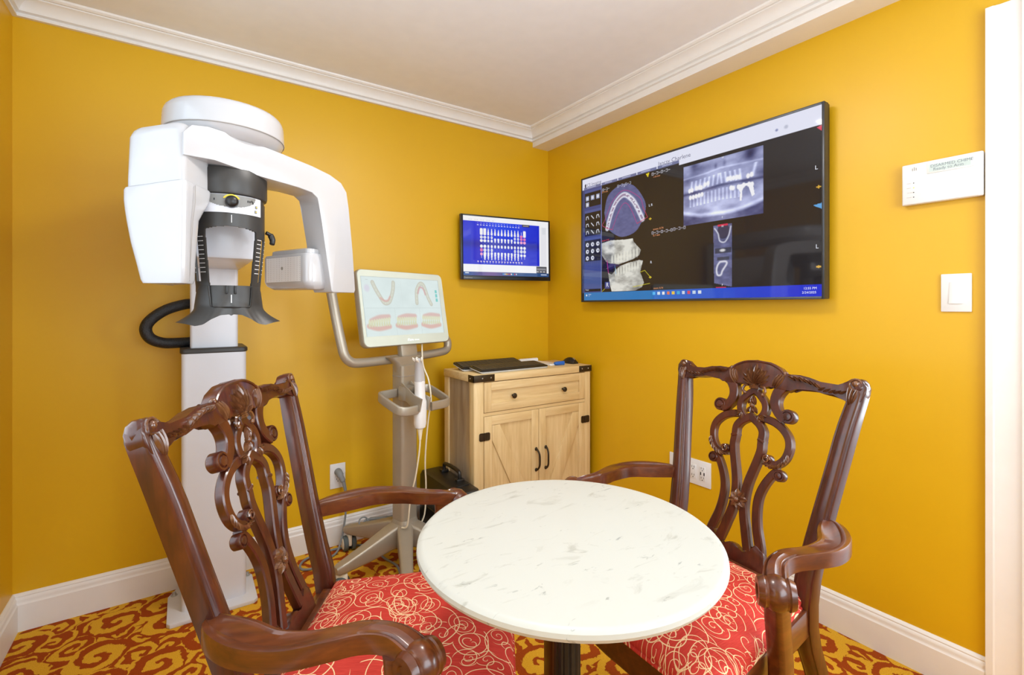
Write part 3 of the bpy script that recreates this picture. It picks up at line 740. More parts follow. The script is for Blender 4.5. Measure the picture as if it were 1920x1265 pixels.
# chin rest with flared grips
b = nbm()
def chin(s_, v, o):
    # s_ in -1..1, v 0 top .. 1 bottom
    s2 = abs(s_); zb = 1.176 if s2 < .001 else interp([Vector(p) for p in ((0, 1.180, 0), (.2, 1.178, 0), (.38, 1.166, 0), (.52, 1.152, 0), (.66, 1.148, 0), (.85, 1.155, 0), (1, 1.158, 0))], s2)
    ztop = 1.262 if s2 < .92 else 1.262-.2*(s2-.92)
    z = ztop+(zb-ztop)*v
    half = .083+(.006*(v/.55) if v < .55 else .006+.043*((v-.55)/.45)**1.6)
    x = HC.x+s_*half; fwd = math.sqrt(max(.0005, 1-min(.98, s2*s2*.92)))*.088+.035*max(0, v-.5)*2*s2
    return Vector((x, HC.y-fwd+o, z))
def chk(s_, v): return True
shell(b, lambda s_, v, o: chin(s_, v, -o), -1, 1, 48, 0, 1, 20, .006)
cr_ = obj('chin_rest', b, M['darkplastic'], t, ang=50)
b = nbm(); box(b, HC.x-.050, HC.x+.050, HC.y-.070, HC.y-.03, 1.197, 1.203, .002)
def chz(s_, z):
    p = chin(s_, .5, -.004); return Vector((HC.x+s_*.0845, p.y, z))
tube(b, cr([chz(-.64, 1.26), chz(-.60, 1.22), chz(-.57, 1.203), chz(-.45, 1.200), chz(0, 1.200), chz(.45, 1.200), chz(.57, 1.203), chz(.60, 1.22), chz(.64, 1.26)], 3), .0024, 6)
for x in (-.012, .010): box(b, HC.x+x-.003, HC.x+x+.003, HC.y-.097, HC.y-.088, 1.238, 1.262, .002)
obj('bite_ledge', b, M['black'], cr_)
b = nbm(); p = chin(0, .3, -.0015); box(b, p.x-.0012, p.x+.0012, p.y-.001, p.y+.001, 1.213, 1.236); obj('centre_mark', b, M['plate'], cr_)
# corrugated cable loops
b = nbm(); hp = cr([(-1.975, -.10, 1.215), (-2.01, -.12, 1.212), (-2.07, -.14, 1.19), (-2.118, -.15, 1.152), (-2.135, -.15, 1.115), (-2.120, -.15, 1.078), (-2.08, -.14, 1.058), (-2.03, -.12, 1.055), (-1.975, -.10, 1.056)], 6)
tube(b, hp, .021, 12); ch = obj('cable_hose', b, M['braid'], t)
b = nbm(); hp = cr([(-1.83, -.06, .82), (-1.795, -.09, .805), (-1.772, -.12, .77), (-1.758, -.13, .70), (-1.758, -.13, .62), (-1.770, -.12, .54), (-1.80, -.10, .49), (-1.83, -.06, .47)], 6)
tube(b, hp, .014, 10); obj('cable_hose', b, M['braid'], t)

# ------------------------------------------------------------------ intra-oral scanner cart
cy_ = .3285; U = Vector((math.cos(cy_), math.sin(cy_), 0)); Nv = Vector((math.sin(cy_), -math.cos(cy_), 0)); Z = Vector((0, 0, 1))
MC = Vector((-1.155, -.365, 0))
t = cart = thing('scanner_cart', 'champagne metal wheeled cart carrying a tilted white touchscreen', 'cart', tuple(MC))
def K(u, n, z): return MC+U*u+Nv*n+Z*z
Kf = frame(MC, U, Nv*-1, Z)
b = nbm(); loft(b, [[K(p, q, z) for p, q in rrect(.094, .075, .012, 4)] for z in (.15, .70, .93)]); obj('mast', b, M['nickel'], t)
b = nbm(); loft(b, [[K(p, q, z) for p, q in rrect(.097, .078, .013, 4)] for z in (.880, .8825)]); obj('mast_seam', b, M['seam'], t)
# hub and legs
b = nbm(); loft(b, [[K(p, q, z) for p, q in rrect(w, w*.92, .03, 4)] for z, w in ((.10, .11), (.13, .125), (.185, .115), (.215, .10))]); obj('hub', b, M['nickel'], t)
LEGA = [194, 124, 250, 62, 303]
for a in LEGA:
    a = math.radians(a); e = Vector((math.cos(a), math.sin(a), 0)); L_ = .33
    b = nbm(); rings = []
    for f, w, zt, zb in ((.03, .075, .205, .10), (.09, .070, .192, .10), (.20, .058, .158, .088), (.31, .050, .128, .084), (.335, .046, .122, .084), (.347, .036, .116, .088)):
        s = Vector((-e.y, e.x, 0)); c = MC+e*f+Z*((zt+zb)/2)
        rings.append([c+s*p+Z*q for p, q in rrect(w, zt-zb, .010, 3)])
    loft(b, rings); lg = obj('leg', b, M['nickel'], t)
    wc = MC+e*.325; s = Vector((-e.y, e.x, 0))
    b = nbm(); cyl(b, wc+Z*.086, wc+Z*.05, .012); wx = (s*.8+e*.6).normalized()
    box(b, -.009, .009, -.026, .03, -.012, .042, .006, frame(wc+Z*.040, wx, wx.cross(Z)*-1, Z)); ca = obj('caster', b, M['cream_plastic'], lg)
    # wheel parts stay within three levels: wheels are children of the cart
    for sg in (1, -1):
        b = nbm(); m = frame(wc+Z*.036+wx*.010*sg, Z, wx.cross(Z) if sg > 0 else Z.cross(wx), wx*sg)
        lathe(b, [(0, 0), (.036, 0), (.036, .016), (.033, .019), (.027, .019), (0, .018)], m, 24); obj('wheel_tyre', b, M['tyre'], t)
        b = nbm(); lathe(b, [(0, .017), (.026, .017), (.026, .021), (.02, .0235), (0, .024)], m, 24); obj('wheel_cap', b, M['cream_plastic'], t)
# screen
SCn = Vector((-1.137, -.339, 1.197)); SU = Vector((.94651, .32268, 0)); SV = Vector((-.05691, .16693, .98432)); SN = SU.cross(SV)
def S3(u, v, d=0): return SCn+SU*u+SV*v+SN*d
b = nbm(); loft(b, [[S3(p*k, q*k, d) for p, q in rrect(.52, .352, .028, 6)] for k, d in ((.93, -.040), (.985, -.034), (1, -.026), (1, -.004), (.994, 0))]); sb = obj('display_housing', b, M['nickel'], t, ang=40)
b = nbm(); loft(b, [[S3(p*k, q*k, d) for p, q in rrect(.514, .346, .026, 6)] for k, d in ((1, -.001), (1, .003), (.996, .0042))]); obj('display_bezel', b, plain('pale_green_bezel', (206, 214, 202), .25, var=.02), sb)
# tubular yoke
b = nbm(); yk = [(-.352, .10), (-.347, .04), (-.338, -.06), (-.327, -.15), (-.318, -.195), (-.296, -.222), (-.255, -.233), (-.10, -.2335), (.10, -.229), (.25, -.222), (.292, -.212), (.306, -.19), (.302, -.16), (.25, -.13), (.10, -.10)]
pts = cr([S3(u, v, -.06 if v < -.13 or u < 0 else -.05) for u, v in yk], 5)
tube(b, pts, .021, 14)
yc = [S3(-.13, -.232, -.06), S3(0, -.234, -.06), S3(.12, -.230, -.06)]
loft(b, [[K(p, q, z) for p, q in rrect(w, .05, .018, 4)] for z, w in ((.90, .096), (.925, .106), (.945, .135), (.962, .18), (.972, .20))])
obj('yoke', b, M['nickel'], t, ang=45)
b = nbm(); box(b, -.05, .05, -.035, .0, -.16, .02, .01, frame(S3(0, -.07, -.045), SU, -SN, SV)); obj('tilt_mount', b, M['nickel'], t)
# handle ring
b = nbm(); zr = lambda n: .805-.34*max(0, n-.01)
ringp = [(-.05, .0), (-.11, 0), (-.145, .006), (-.160, .032), (-.160, .125), (-.148, .155), (-.115, .165), (-.075, .165), (-.04, .165)]
ringq = [(.05, .0), (.10, 0), (.128, .006), (.140, .030), (.140, .125), (.130, .155), (.10, .165), (.06, .165), (.012, .165)]
for rp in (ringp, ringq):
    pts = cr([K(u, n, zr(n)) for u, n in rp], 4); sweep(b, pts, rrect(.014, .040, .006, 3), (0, 0, 1))
obj('handle_ring', b, M['nickel'], t)
b = nbm()
WU, WN = -.045, .155
for s in (1, -1):
    pts = [K(-.03+s*.026 if 0 else WU+s*.027+.018, .035, .83), K(WU+s*.026, .14, .785), K(WU+s*.025, .188, .772)]
    sweep(b, pts, rrect(.006, .062, .0028, 3), (0, 0, 1))
box(b, WU-.02, WU+.05, -.085, -.03, .775, .84, .006, Kf)
obj('wand_cradle', b, M['nickel'], t)
# camera wand in the cradle
wt = thing('scanner_wand', 'white handheld mouth scanner wand with clear sleeve standing in the cart cradle', 'scanner wand', tuple(K(WU, WN, .66)))
def wring(u, n, z, w, d, tilt=0): return [K(WU+u+p, WN+n+q, z+p*tilt) for p, q in rrect(w*1.2, d*1.15, min(w, d)*.46, 4)]
b = nbm(); loft(b, [wring(*a) for a in ((0, 0, .662, .022, .022), (0, 0, .668, .036, .036), (0, 0, .685, .043, .043), (0, 0, .72, .044, .044), (0, 0, .765, .044, .046), (0, 0, .785, .042, .044), (-.001, 0, .80, .037, .038), (-.002, 0, .84, .036, .036), (-.003, 0, .875, .038, .036))]); obj('body', b, M['plate'], wt)
b = nbm(); loft(b, [wring(*a) for a in ((-.003, 0, .873, .039, .036), (-.004, .0, .90, .037, .034), (-.010, .004, .93, .032, .030), (-.018, .010, .955, .027, .024), (-.026, .016, .972, .024, .02), (-.030, .018, .978, .016, .014))]); tp = obj('tip_sleeve', b, M['gloss'], wt)
b = nbm()
for q in range(5):
    a = q*1.3; tube(b, cr([K(WU-.02+.012*math.cos(a), WN+.016+.01*math.sin(a), .962), K(WU-.026+.02*math.cos(a), WN+.016+.018*math.sin(a), .972), K(WU-.03+.022*math.cos(a), WN+.016+.02*math.sin(a), .982)], 3), [.004, .005, .006, .006, .005, .003, .001], 5)
loft(b, [wring(.014, -.004, .88, .006, .02), wring(.004, .006, .945, .006, .02), wring(-.008, .012, .968, .004, .016)])
obj('sleeve_film', b, plain('crumpled_clear_film', (226, 220, 208), .2, var=.12, vs=120), tp)
b = nbm(); loft(b, [wring(*a) for a in ((0, 0, .612, .008, .008), (0, 0, .635, .013, .013), (0, 0, .655, .018, .018), (0, 0, .664, .02, .02))]); obj('strain_relief', b, M['cable'], wt)
b = nbm(); tube(b, cr([K(WU, WN, .615), K(WU-.003, WN-.002, .56), K(WU-.008, WN-.02, .45), K(WU-.012, WN-.05, .34), K(WU-.012, WN-.07, .22), K(-.06, .05, .20)], 5), .0036, 7); obj('wand_cord', b, M['cable'], wt)
b = nbm(); pts = cr([S3(.10, -.165, -.03), K(.06, .06, .93), K(.058, .10, .86), K(.045, .13, .77), K(.03, .13, .70), K(.026, .12, .60), K(.036, .10, .48), K(.06, .08, .36), K(.07, .06, .22), K(.05, .04, .16)], 5)
tube(b, pts, .0036, 7); obj('screen_cable', b, M['cable'], t)
# power cord, plug and outlet
def outlet(name, label, X0, X1, z0, z1, wall, group=None):
    t_ = thing(name, label, 'outlet', ((X0+X1)/2, 0, z0) if wall == 'b' else (0, (X0+X1)/2, z0), group=group)
    mk = (lambda u, d, z: Vector((u, -d, z))) if wall == 'b' else (lambda u, d, z: Vector((-d, u, z)))
    return t_, mk
def pbox(bm, mk, u0, u1, d0, d1, z0, z1, bev=0):
    a, c = mk(u0, d0, z0), mk(u1, d1, z1)
    box(bm, min(a.x, c.x), max(a.x, c.x), min(a.y, c.y), max(a.y, c.y), z0, z1, bev)
def sockets(par, mk, uc, zc, sc=1, usb=False):
    b = nbm(); pbox(b, mk, uc-.0165, uc+.0165, .004, .0075, zc-.0335, zc+.0335, .001); fc = obj('socket_face', b, M['plate'], par)
    b = nbm()
    for dz in ((.019, -.019) if not usb else (.022, -.022)):
        for du in (-.006, .006): pbox(b, mk, uc+du-.001, uc+du+.001, .0072, .0080, zc+dz-.001, zc+dz+.008)
        pbox(b, mk, uc-.0022, uc+.0022, .0072, .0080, zc+dz-.009, zc+dz-.005)
    if usb:
        for du in (-.009, .009): pbox(b, mk, uc+du-.0026, uc+du+.0026, .0072, .0080, zc-.007, zc+.007)
    obj('slots', b, M['black'], fc)['kind'] = 'stuff'
t, mk = outlet('wall_outlet', 'white wall outlet with grey plug in it, between mast and left chair', -1.406, -1.330, .284, .408, 'b')
b = nbm(); pbox(b, mk, -1.406, -1.330, 0, .006, .284, .408, .002); obj('cover_plate', b, M['plate'], t); sockets(t, mk, -1.368, .346)
t, mk = outlet('wall_outlet', 'white wall outlet seen behind the left chair splat beside scanner column', -1.80, -1.745, .27, .37, 'b')
b = nbm(); pbox(b, mk, -1.825, -1.748, 0, .006, .262, .385, .002); obj('cover_plate', b, M['plate'], t); sockets(t, mk, -1.786, .323)
t, mk = outlet('wall_outlet', 'wide white wall outlet with USB sockets behind the right chair', -1.204, -.975, .36, .477, 'r')
b = nbm(); pbox(b, mk, -1.204, -.977, 0, .006, .359, .478, .002); obj('cover_plate', b, M['plate'], t)
sockets(t, mk, -1.112, .419); sockets(t, mk, -1.162, .419, usb=True)
b = nbm(); pbox(b, mk, -1.035, -1.002, .004, .0075, .385, .452, .001); obj('blank_insert', b, M['plate'], t)
pl = thing('power_cord', 'grey power cord running from the wall outlet down onto the carpet', 'cord', (-1.366, -.02, .36))
b = nbm(); tube(b, cr([(-1.368, -.008, .368), (-1.367, -.025, .366), (-1.362, -.042, .352), (-1.352, -.05, .326)], 4), [.018]*4+[.017]*4+[.013]*4+[.009], 12); tube(b, [(-1.352, -.05, .326), (-1.345, -.055, .29), (-1.342, -.056, .265)], [.0095, .008, .0055], 10); obj('plug', b, M['grey'], pl)
b = nbm(); tube(b, cr([(-1.344, -.055, .28), (-1.342, -.058, .20), (-1.352, -.07, .13), (-1.375, -.09, .05), (-1.40, -.11, .012), (-1.45, -.14, .006), (-1.52, -.185, .006), (-1.565, -.17, .006), (-1.568, -.125, .006), (-1.53, -.08, .006), (-1.45, -.062, .006), (-1.36, -.07, .006), (-1.27, -.10, .006), (-1.235, -.16, .006), (-1.225, -.28, .006), (-1.20, -.38, .006), (-1.215, -.48, .006), (-1.22, -.60, .006)], 6), .0052, 8); obj('cord', b, M['grey'], pl)
b = nbm(); tube(b, cr([(-1.29, -.165, .135), (-1.27, -.15, .15), (-1.235, -.17, .155), (-1.20, -.20, .160), (-1.16, -.22, .165), (-1.12, -.24, .17)], 5), [.005]*8+[.009]*10+[.007]*8, 9)
tube(b, [Vector((-1.285+.022*math.cos(a), -.16+.01*math.sin(a), .148+.02*math.sin(a))) for a in [k*2*PI/16 for k in range(16)]], .004, 7, closed=True)
obj('cable_connector', b, M['grey'], cart)

# ------------------------------------------------------------------ barn style cabinet
x0, x1, y0, y1, zt = -.834, -.042, -.455, -.125, .863
t = thing('oak_cabinet', 'pale oak cabinet with one drawer and two barn doors in the corner', 'cabinet', ((x0+x1)/2, (y0+y1)/2, 0))
b = nbm(); box(b, x0, x1, y0, y1, .825, zt, .003); obj('top_board', b, M['oakx'], t)
b = nbm(); box(b, x0+.012, x1-.012, y0+.045, y1-.006, .05, .825); obj('carcass', b, M['oakside'], t)
b = nbm(); box(b, x0+.012, x1-.012, y0+.03, y1-.02, 0, .05); obj('plinth', b, M['oak'], t)
for xa, xb, ya, yb in ((x0+.006, x0+.060, y0+.004, y0+.03), (x1-.046, x1-.004, y0+.004, y0+.03), (x0+.004, x0+.02, y0+.006, y0+.05), (x0+.004, x0+.02, y1-.05, y1-.002)):
    b = nbm(); box(b, xa, xb, ya, yb, 0, .825, .0015); obj('stile', b, M['oak'], t)
b = nbm(); box(b, x0+.06, x1-.046, y0+.006, y0+.03, .652, .668); obj('rail', b, M['oakx'], t)
def paneldoor(name, xa, xb, za, zb, st, mat, matp):
    yf = y0+.002
    b = nbm(); box(b, xa+st-.002, xb-st+.002, yf+.011, yf+.017, za+st-.002, zb-st+.002); o = obj(name, b, M[matp], t)
    for p in ((xa, xa+st, za, zb), (xb-st, xb, za, zb)): b = nbm(); box(b, p[0], p[1], yf, yf+.018, p[2], p[3], .001); obj('frame_stile', b, M['oak'], o)
    for p in ((xa+st, xb-st, za, za+st), (xa+st, xb-st, zb-st, zb)): b = nbm(); box(b, p[0], p[1], yf+.0002, yf+.018, p[2], p[3], .001); obj('frame_rail', b, M['oakx'], o)
    return o
dr = paneldoor('drawer', -.771, -.089, .671, .8215, .042, 'oakx', 'oakx')
for x in (-.594, -.252):
    b = nbm(); lathe(b, [(0, 0), (.005, 0), (.0045, .010), (.009, .014), (.0135, .018), (.014, .023), (.010, .028), (0, .030)], frame((x, y0+.011, .741), Vector((1, 0, 0)), Vector((0, 0, 1)), Vector((0, -1, 0))), 18); obj('knob', b, M['bronze'], dr)
for sg, xa, xb, hx in ((1, -.771, -.4290, -.447), (-1, -.4250, -.089, -.381)):
    d = paneldoor('door', xa, xb, .06, .650, .046, 'oak', 'oak')
    # diagonal brace
    b = nbm(); st = .046
    if sg > 0: A_, B_ = Vector((xa+st+.002, 0, .602)), Vector((xb-st-.004, 0, .108))
    else: A_, B_ = Vector((xb-st-.002, 0, .602)), Vector((xa+st+.004, 0, .108))
    dd = (B_-A_).normalized(); w = .048
    poly = [(A_.x, A_.z), (A_.x+sg*w*.95, A_.z), (B_.x, B_.z+w*1.6), (B_.x, B_.z), (B_.x-sg*w*.95, B_.z), (A_.x, A_.z-w*1.6)]
    prism(b, poly, lambda u, v, q: Vector((u, y0+.003+q, v)), 0, .012, .001); obj('diagonal_brace', b, M['oak'], d)
    b = nbm(); tube(b, cr([(hx, y0+.001, .438), (hx, y0-.010, .436), (hx+.003*sg, y0-.026, .415), (hx+.004*sg, y0-.029, .382), (hx+.003*sg, y0-.026, .349), (hx, y0-.010, .328), (hx, y0+.001, .326)], 4), .0052, 10)
    for z in (.438, .326): ball(b, (hx, y0-.001, z), .009, .004, .010)
    obj('pull_handle', b, M['bronze'], d)
    b = nbm(); hc = xa if sg > 0 else xb
    for a_, c_ in ((hc-.030, hc-.002), (hc+.002, hc+.032)): box(b, a_, c_, y0-.001, y0+.002, .530, .572, .003) if 0 else prism(b, [((a_+c_)/2+p, .551+q) for p, q in rrect(c_-a_, .040, .008, 3)], lambda u, v, q: Vector((u, y0-.0015+q, v)), 0, .004)
    cyl(b, (hc, y0-.001, .531), (hc, y0-.001, .571), .004, 8); obj('hinge', b, M['bronze'], d)
b = nbm(); box(b, x0-.002, x0+.122, y0-.002, y0+.002, .827, .862, .0008); box(b, x0-.002, x0+.002, y0-.002, y0+.052, .827, .862, .0008)
br = obj('corner_bracket', b, M['bronze'], t)
b = nbm()
for p, n_ in (((x0+.05, y0-.003, .845), 0), ((x0+.10, y0-.003, .845), 0), ((x0-.003, y0+.03, .845), 1)): b = nbm(); ball(b, p, .004 if not n_ else .002, .002 if not n_ else .004, .004, 8); obj('screw', b, M['steel'], br)
b = nbm(); box(b, x1-.094, x1+.002, y0-.002, y0+.002, .827, .862, .0008); box(b, x1-.002, x1+.002, y0-.002, y0+.052, .827, .862, .0008)
br = obj('corner_bracket', b, M['bronze'], t)
for x in (x1-.025, x1-.072): b = nbm(); ball(b, (x, y0-.003, .845), .004, .002, .004, 8); obj('screw', b, M['steel'], br)
# keyboards
def keyboard(name, label, loc, rot, L_, D_, tilt, zb):
    k = thing(name, label, 'keyboard', loc, rot, 'keyboards on the cabinet')
    b = nbm()
    loft(b, [[Vector((p, q, z+(q+D_/2)/D_*tilt)) for p, q in rrect(L_*kk, D_*kk, .012, 4)] for kk, z in ((.97, 0), (1, .003), (1, .008))]); obj('tray', b, M['ltgrey'], k, local=True)
    b = nbm(); loft(b, [[Vector((p, q, z+(q+D_/2)/D_*tilt)) for p, q in rrect(L_*kk, D_*kk, .012, 4)] for kk, z in ((1, .008), (1, .012), (.985, .014))]); obj('deck', b, M['black'], k, local=True)
    for r_ in range(5):
        ncol = 15 if r_ else 9; u = -L_/2+.012; 
        tot = L_-.024; wds = [tot/15]*15 if r_ else [tot/15]*4+[tot/15*5]+[tot/15]*6
        for w_ in wds:
            b = nbm(); q = -D_/2+.020+r_*(D_-.034)/5
            box(b, u+.001, u+w_-.001, q, q+(D_-.034)/5-.002, .0138, .0172, .0008, seg=1)
            for v in b.verts: v.co.z += (v.co.y+D_/2)/D_*tilt
            obj('key', b, M['keycap'], k, local=True); u += w_
    if tilt > .015:
        for sx in (-1, 1): b = nbm(); box(b, sx*L_*.4-.012, sx*L_*.4+.012, D_/2-.02, D_/2-.012, .0005, tilt+.002); obj('flip_foot', b, M['black'], k, local=True)
    return k
keyboard('computer_keyboard', 'rear black keyboard on the cabinet, tucked under the front one', (-.600, -.232, .8635), .05, .42, .11, .026, 0)
keyboard('computer_keyboard', 'front black keyboard with pale edge, lying on the cabinet by its front edge', (-.556, -.364, .8635), .035, .445, .125, .016, 0)
m_ = thing('computer_mouse', 'black computer mouse on the right end of the cabinet top', 'mouse', (-.085, -.32, zt))
b = nbm(); rings = []
for f in range(9):
    q = f/8; y = -.37+.105*q; hgt = .036*math.sin(PI*(.10+.84*q))**.7; wd = .030*math.sin(PI*(.16+.70*q))**.5
    rings.append([Vector((-.085+wd*math.cos(a)*(1 if math.sin(a) < .2 else .95), y, zt+.0005+max(0, hgt*(math.sin(a) if math.sin(a) > 0 else 0)))) for a in [k*2*PI/18 for k in range(18)]])
loft(b, rings); obj('shell', b, M['black'], m_, ang=60)
b = nbm(); cyl(b, (-.088, -.352, zt+.026), (-.082, -.352, zt+.026), .009, 14); obj('scroll_wheel', b, M['steel'], m_)
bl = nbm(); loft(bl, [[Vector((-.205+a, -.36+q, zt+.0115+p)) for p, q in rrect(h, w, .006, 3)] for a, h, w in ((-.035, .012, .018), (-.030, .018, .024), (0, .021, .026), (.028, .023, .028), (.030, .023, .028))], caps=True)
bt = tag(obj('sensor_cap', bl, M['blue']), 'small blue plastic cap lying on the cabinet near the mouse', 'cap')
b = nbm(); cyl(b, (-.345, -.155, zt+.013), (-.205, -.145, zt+.013), .0125, 14); ball(b, (-.205, -.145, zt+.013), .004, .0125, .0125)
tag(obj('white_tube', b, M['plate']), 'white plastic tube lying on the cabinet behind the keyboards', 'tube')
b = nbm(); loft(b, [[Vector((-.235+p, -.255+q+.25*p*0, z)) for p, q in rrect(.06, .20, .01, 3)] for z in (zt+.0005, zt+.006, zt+.009)]); tag(obj('white_tray', b, M['plate']), 'flat white plastic piece on the cabinet right of the keyboards', 'tray')

# ------------------------------------------------------------------ black equipment case
t = thing('equipment_case', 'black plastic carrying case standing on the carpet left of the cabinet', 'case', (-.91, -.33, 0))
b = nbm(); loft(b, [[Vector((-.912+p, -.34+q, z)) for p, q in rrect(w, l, .018, 3)] for z, w, l in ((0, .125, .40), (.02, .138, .43), (.17, .138, .43))]); obj('case_body', b, M['black'], t)
b = nbm(); loft(b, [[Vector((-.912+p, -.34+q, z)) for p, q in rrect(w, l, .018, 3)] for z, w, l in ((.170, .144, .436), (.178, .144, .436), (.182, .138, .43), (.315, .134, .425), (.335, .12, .41), (.340, .09, .38))]); li = obj('case_lid', b, M['black'], t)
b = nbm(); tube(b, cr([(-.885, -.235, .338), (-.885, -.235, .372), (-.885, -.25, .384), (-.885, -.32, .388), (-.885, -.39, .384), (-.885, -.405, .372), (-.885, -.405, .338)], 4), .0095, 8)
for y in (-.235, -.405): box(b, -.905, -.865, y-.014, y+.014, .335, .352, .003)
obj('carry_handle', b, M['black'], li)
for y in (-.47, -.20):
    b = nbm(); box(b, -.990, -.980, y-.02, y+.02, .15, .21, .003); obj('latch', b, M['black'], li)
b = nbm(); box(b, -.93, -.85, -.53, -.50, .338, .343, .002) if 0 else box(b, -.935, -.87, -.475, -.455, .3385, .3425, .001); obj('lid_slot', b, M['rubber'], li)

# ------------------------------------------------------------------ screens (lit pixels as vertex colours)
class Ras:
    def __init__(s, w, h, bg):
        s.w, s.h = w, h; s.a = np.zeros((h, w, 3)); s.a[:] = np.array(bg)/255.
        ys, xs = np.mgrid[0:h, 0:w]; s.U = (xs+.5)/w; s.V = (ys+.5)/h; s.asp = w/h
    def put(s, mask, col, al=1):
        k = (mask*al)[..., None]; s.a = s.a*(1-k)+np.array(col)/255.*k
    def rect(s, u0, v0, u1, v1, col, al=1): s.put(((s.U >= u0) & (s.U < u1) & (s.V >= v0) & (s.V < v1))*1., col, al)
    def pm(s, pts):
        x, y = s.U, s.V; m = np.zeros(x.shape, bool); n = len(pts)
        for i in range(n):
            (x0, y0), (x1, y1) = pts[i], pts[(i+1) % n]
            c = (y0 > y) != (y1 > y)
            m ^= c & (x < (x1-x0)*(y-y0)/((y1-y0) or 1e-9)+x0)
        return m
    def poly(s, pts, col, al=1): s.put(s.pm(pts)*1., col, al)
    def ld(s, pts, closed=False):
        d = np.full(s.U.shape, 9.); X, Y = s.U*s.asp, s.V; n = len(pts)
        for i in range(n if closed else n-1):
            a = np.array([pts[i][0]*s.asp, pts[i][1]]); c = np.array([pts[(i+1) % n][0]*s.asp, pts[(i+1) % n][1]]); e = c-a
            tt = np.clip(((X-a[0])*e[0]+(Y-a[1])*e[1])/max(1e-9, e@e), 0, 1)
            d = np.minimum(d, np.hypot(X-a[0]-tt*e[0], Y-a[1]-tt*e[1]))
        return d
    def line(s, pts, w, col, al=1, closed=False, soft=0):
        d = s.ld(pts, closed); px = 1./s.h
        s.put(np.clip((w/2-d)/max(px, soft)+.5, 0, 1), col, al)
    def ell(s, u, v, ru, rv, col, al=1, soft=.15):
        d = np.hypot((s.U-u)/ru, (s.V-v)/rv); s.put(np.clip((1-d)/soft, 0, 1), col, al)
def sm(pts, n=5): return [(p.x, p.y) for p in cr([(a, c, 0) for a, c in pts], n)]
rs = np.random.RandomState(3)
def fbm(h, w, cells, oct_=4):
    out = np.zeros((h, w)); amp = 1; tot = 0
    for o in range(oct_):
        c = int(cells*2**o); g = rs.rand(c+2, c+2); ys = np.linspace(0, c, h); xs = np.linspace(0, c, w)
        yi, xi = ys.astype(int), xs.astype(int); fy, fx = (ys-yi)[:, None], (xs-xi)[None]
        fy = fy*fy*(3-2*fy); fx = fx*fx*(3-2*fx)
        out += amp*((g[yi][:, xi]*(1-fx)+g[yi][:, xi+1]*fx)*(1-fy)+(g[yi+1][:, xi]*(1-fx)+g[yi+1][:, xi+1]*fx)*fy); tot += amp; amp *= .5
    return out/tot
def screen(name, ras, fn, mat, parent):
    """one lit pixel grid; fn(u, v) -> point"""
    w, h = ras.w, ras.h; b = nbm()
    us = np.linspace(0, 1, w); vs = np.linspace(0, 1, h)
    me = bpy.data.meshes.new(name)
    root = parent
    while root.parent is not None: root = root.parent
    off = Vector(ROOTLOC[root.name]); p00, p10, p01 = fn(0, 0)-off, fn(1, 0)-off, fn(0, 1)-off
    uu, vv = np.meshgrid(us, vs)
    co = np.array(p00)[None, None]+uu[..., None]*np.array(p10-p00)+vv[..., None]*np.array(p01-p00)
    idx = np.arange(w*h).reshape(h, w)
    f = np.stack([idx[:-1, :-1], idx[1:, :-1], idx[1:, 1:], idx[:-1, 1:]], -1).reshape(-1, 4)
    me.vertices.add(w*h); me.vertices.foreach_set('co', co.reshape(-1).astype(np.float32))
    me.loops.add(f.size); me.loops.foreach_set('vertex_index', f.reshape(-1).astype(np.int32))
    me.polygons.add(len(f)); me.polygons.foreach_set('loop_start', (np.arange(len(f))*4).astype(np.int32))
    me.update(calc_edges=True); me.validate()
    at = me.color_attributes.new('Col', 'FLOAT_COLOR', 'POINT')
    c = np.clip(ras.a, 0, 1); c = np.where(c <= .04045, c/12.92, ((c+.055)/1.055)**2.4)
    at.data.foreach_set('color', np.concatenate([c.reshape(-1, 3), np.ones((w*h, 1))], 1).reshape(-1).astype(np.float32))
    me.materials.append(mat); o = bpy.data.objects.new(name, me); C.objects.link(o); o.parent = parent
    b.free(); return o
def textmat(name, rgb, st=.68):
    b_ = NB(name); b_.set((.02, .02, .02), .4); b_.b.inputs['Emission Color'].default_value = lin(rgb)+(1,); b_.b.inputs['Emission Strength'].default_value = st
    return b_.m
TW, TG, TO, TK, TYL, TR_ = [textmat('lit_text_'+n, c) for n, c in (('white', (240, 244, 255)), ('grey', (96, 100, 128)), ('orange', (240, 160, 110)), ('black', (60, 60, 80)), ('yellow', (230, 220, 40)), ('red', (230, 60, 90)))]
# ---- large television
TVY0, TVW, TVZ1, TVH, TVX = -.402, 1.292, 1.953, .712, -.060
t = thing('wall_television', 'large wall-mounted television showing dental scans and panoramic tooth x-ray', 'television', (-.03, -1.045, 1.24))
b = nbm(); box(b, -.056, -.016, TVY0-TVW-.008, TVY0+.008, TVZ1-TVH-.009, TVZ1+.008, .003); hb = obj('housing', b, M['blackm'], t)
b = nbm()
for ya, yb, za, zb in ((TVY0, TVY0+.009, TVZ1-TVH-.010, TVZ1+.009), (TVY0-TVW-.009, TVY0-TVW, TVZ1-TVH-.010, TVZ1+.009), (TVY0-TVW, TVY0, TVZ1, TVZ1+.009), (TVY0-TVW, TVY0, TVZ1-TVH-.010, TVZ1-TVH)): box(b, -.064, -.03, ya, yb, za, zb, .001)
obj('bezel', b, M['bezel'], t)
b = nbm(); box(b, -.017, -.0, -1.25, -.85, 1.42, 1.78); obj('wall_bracket', b, M['blackm'], t)
def TV(u, v, d=0): return Vector((TVX-d, TVY0-u*TVW, TVZ1-v*TVH))
r = Ras(620, 342, (22, 17, 17))
r.rect(0, 0, 1, .088, (232, 234, 252)); r.rect(.52, 0, 1, .104, (234, 236, 253)); r.rect(0, .088, .012, .94, (60, 66, 110))
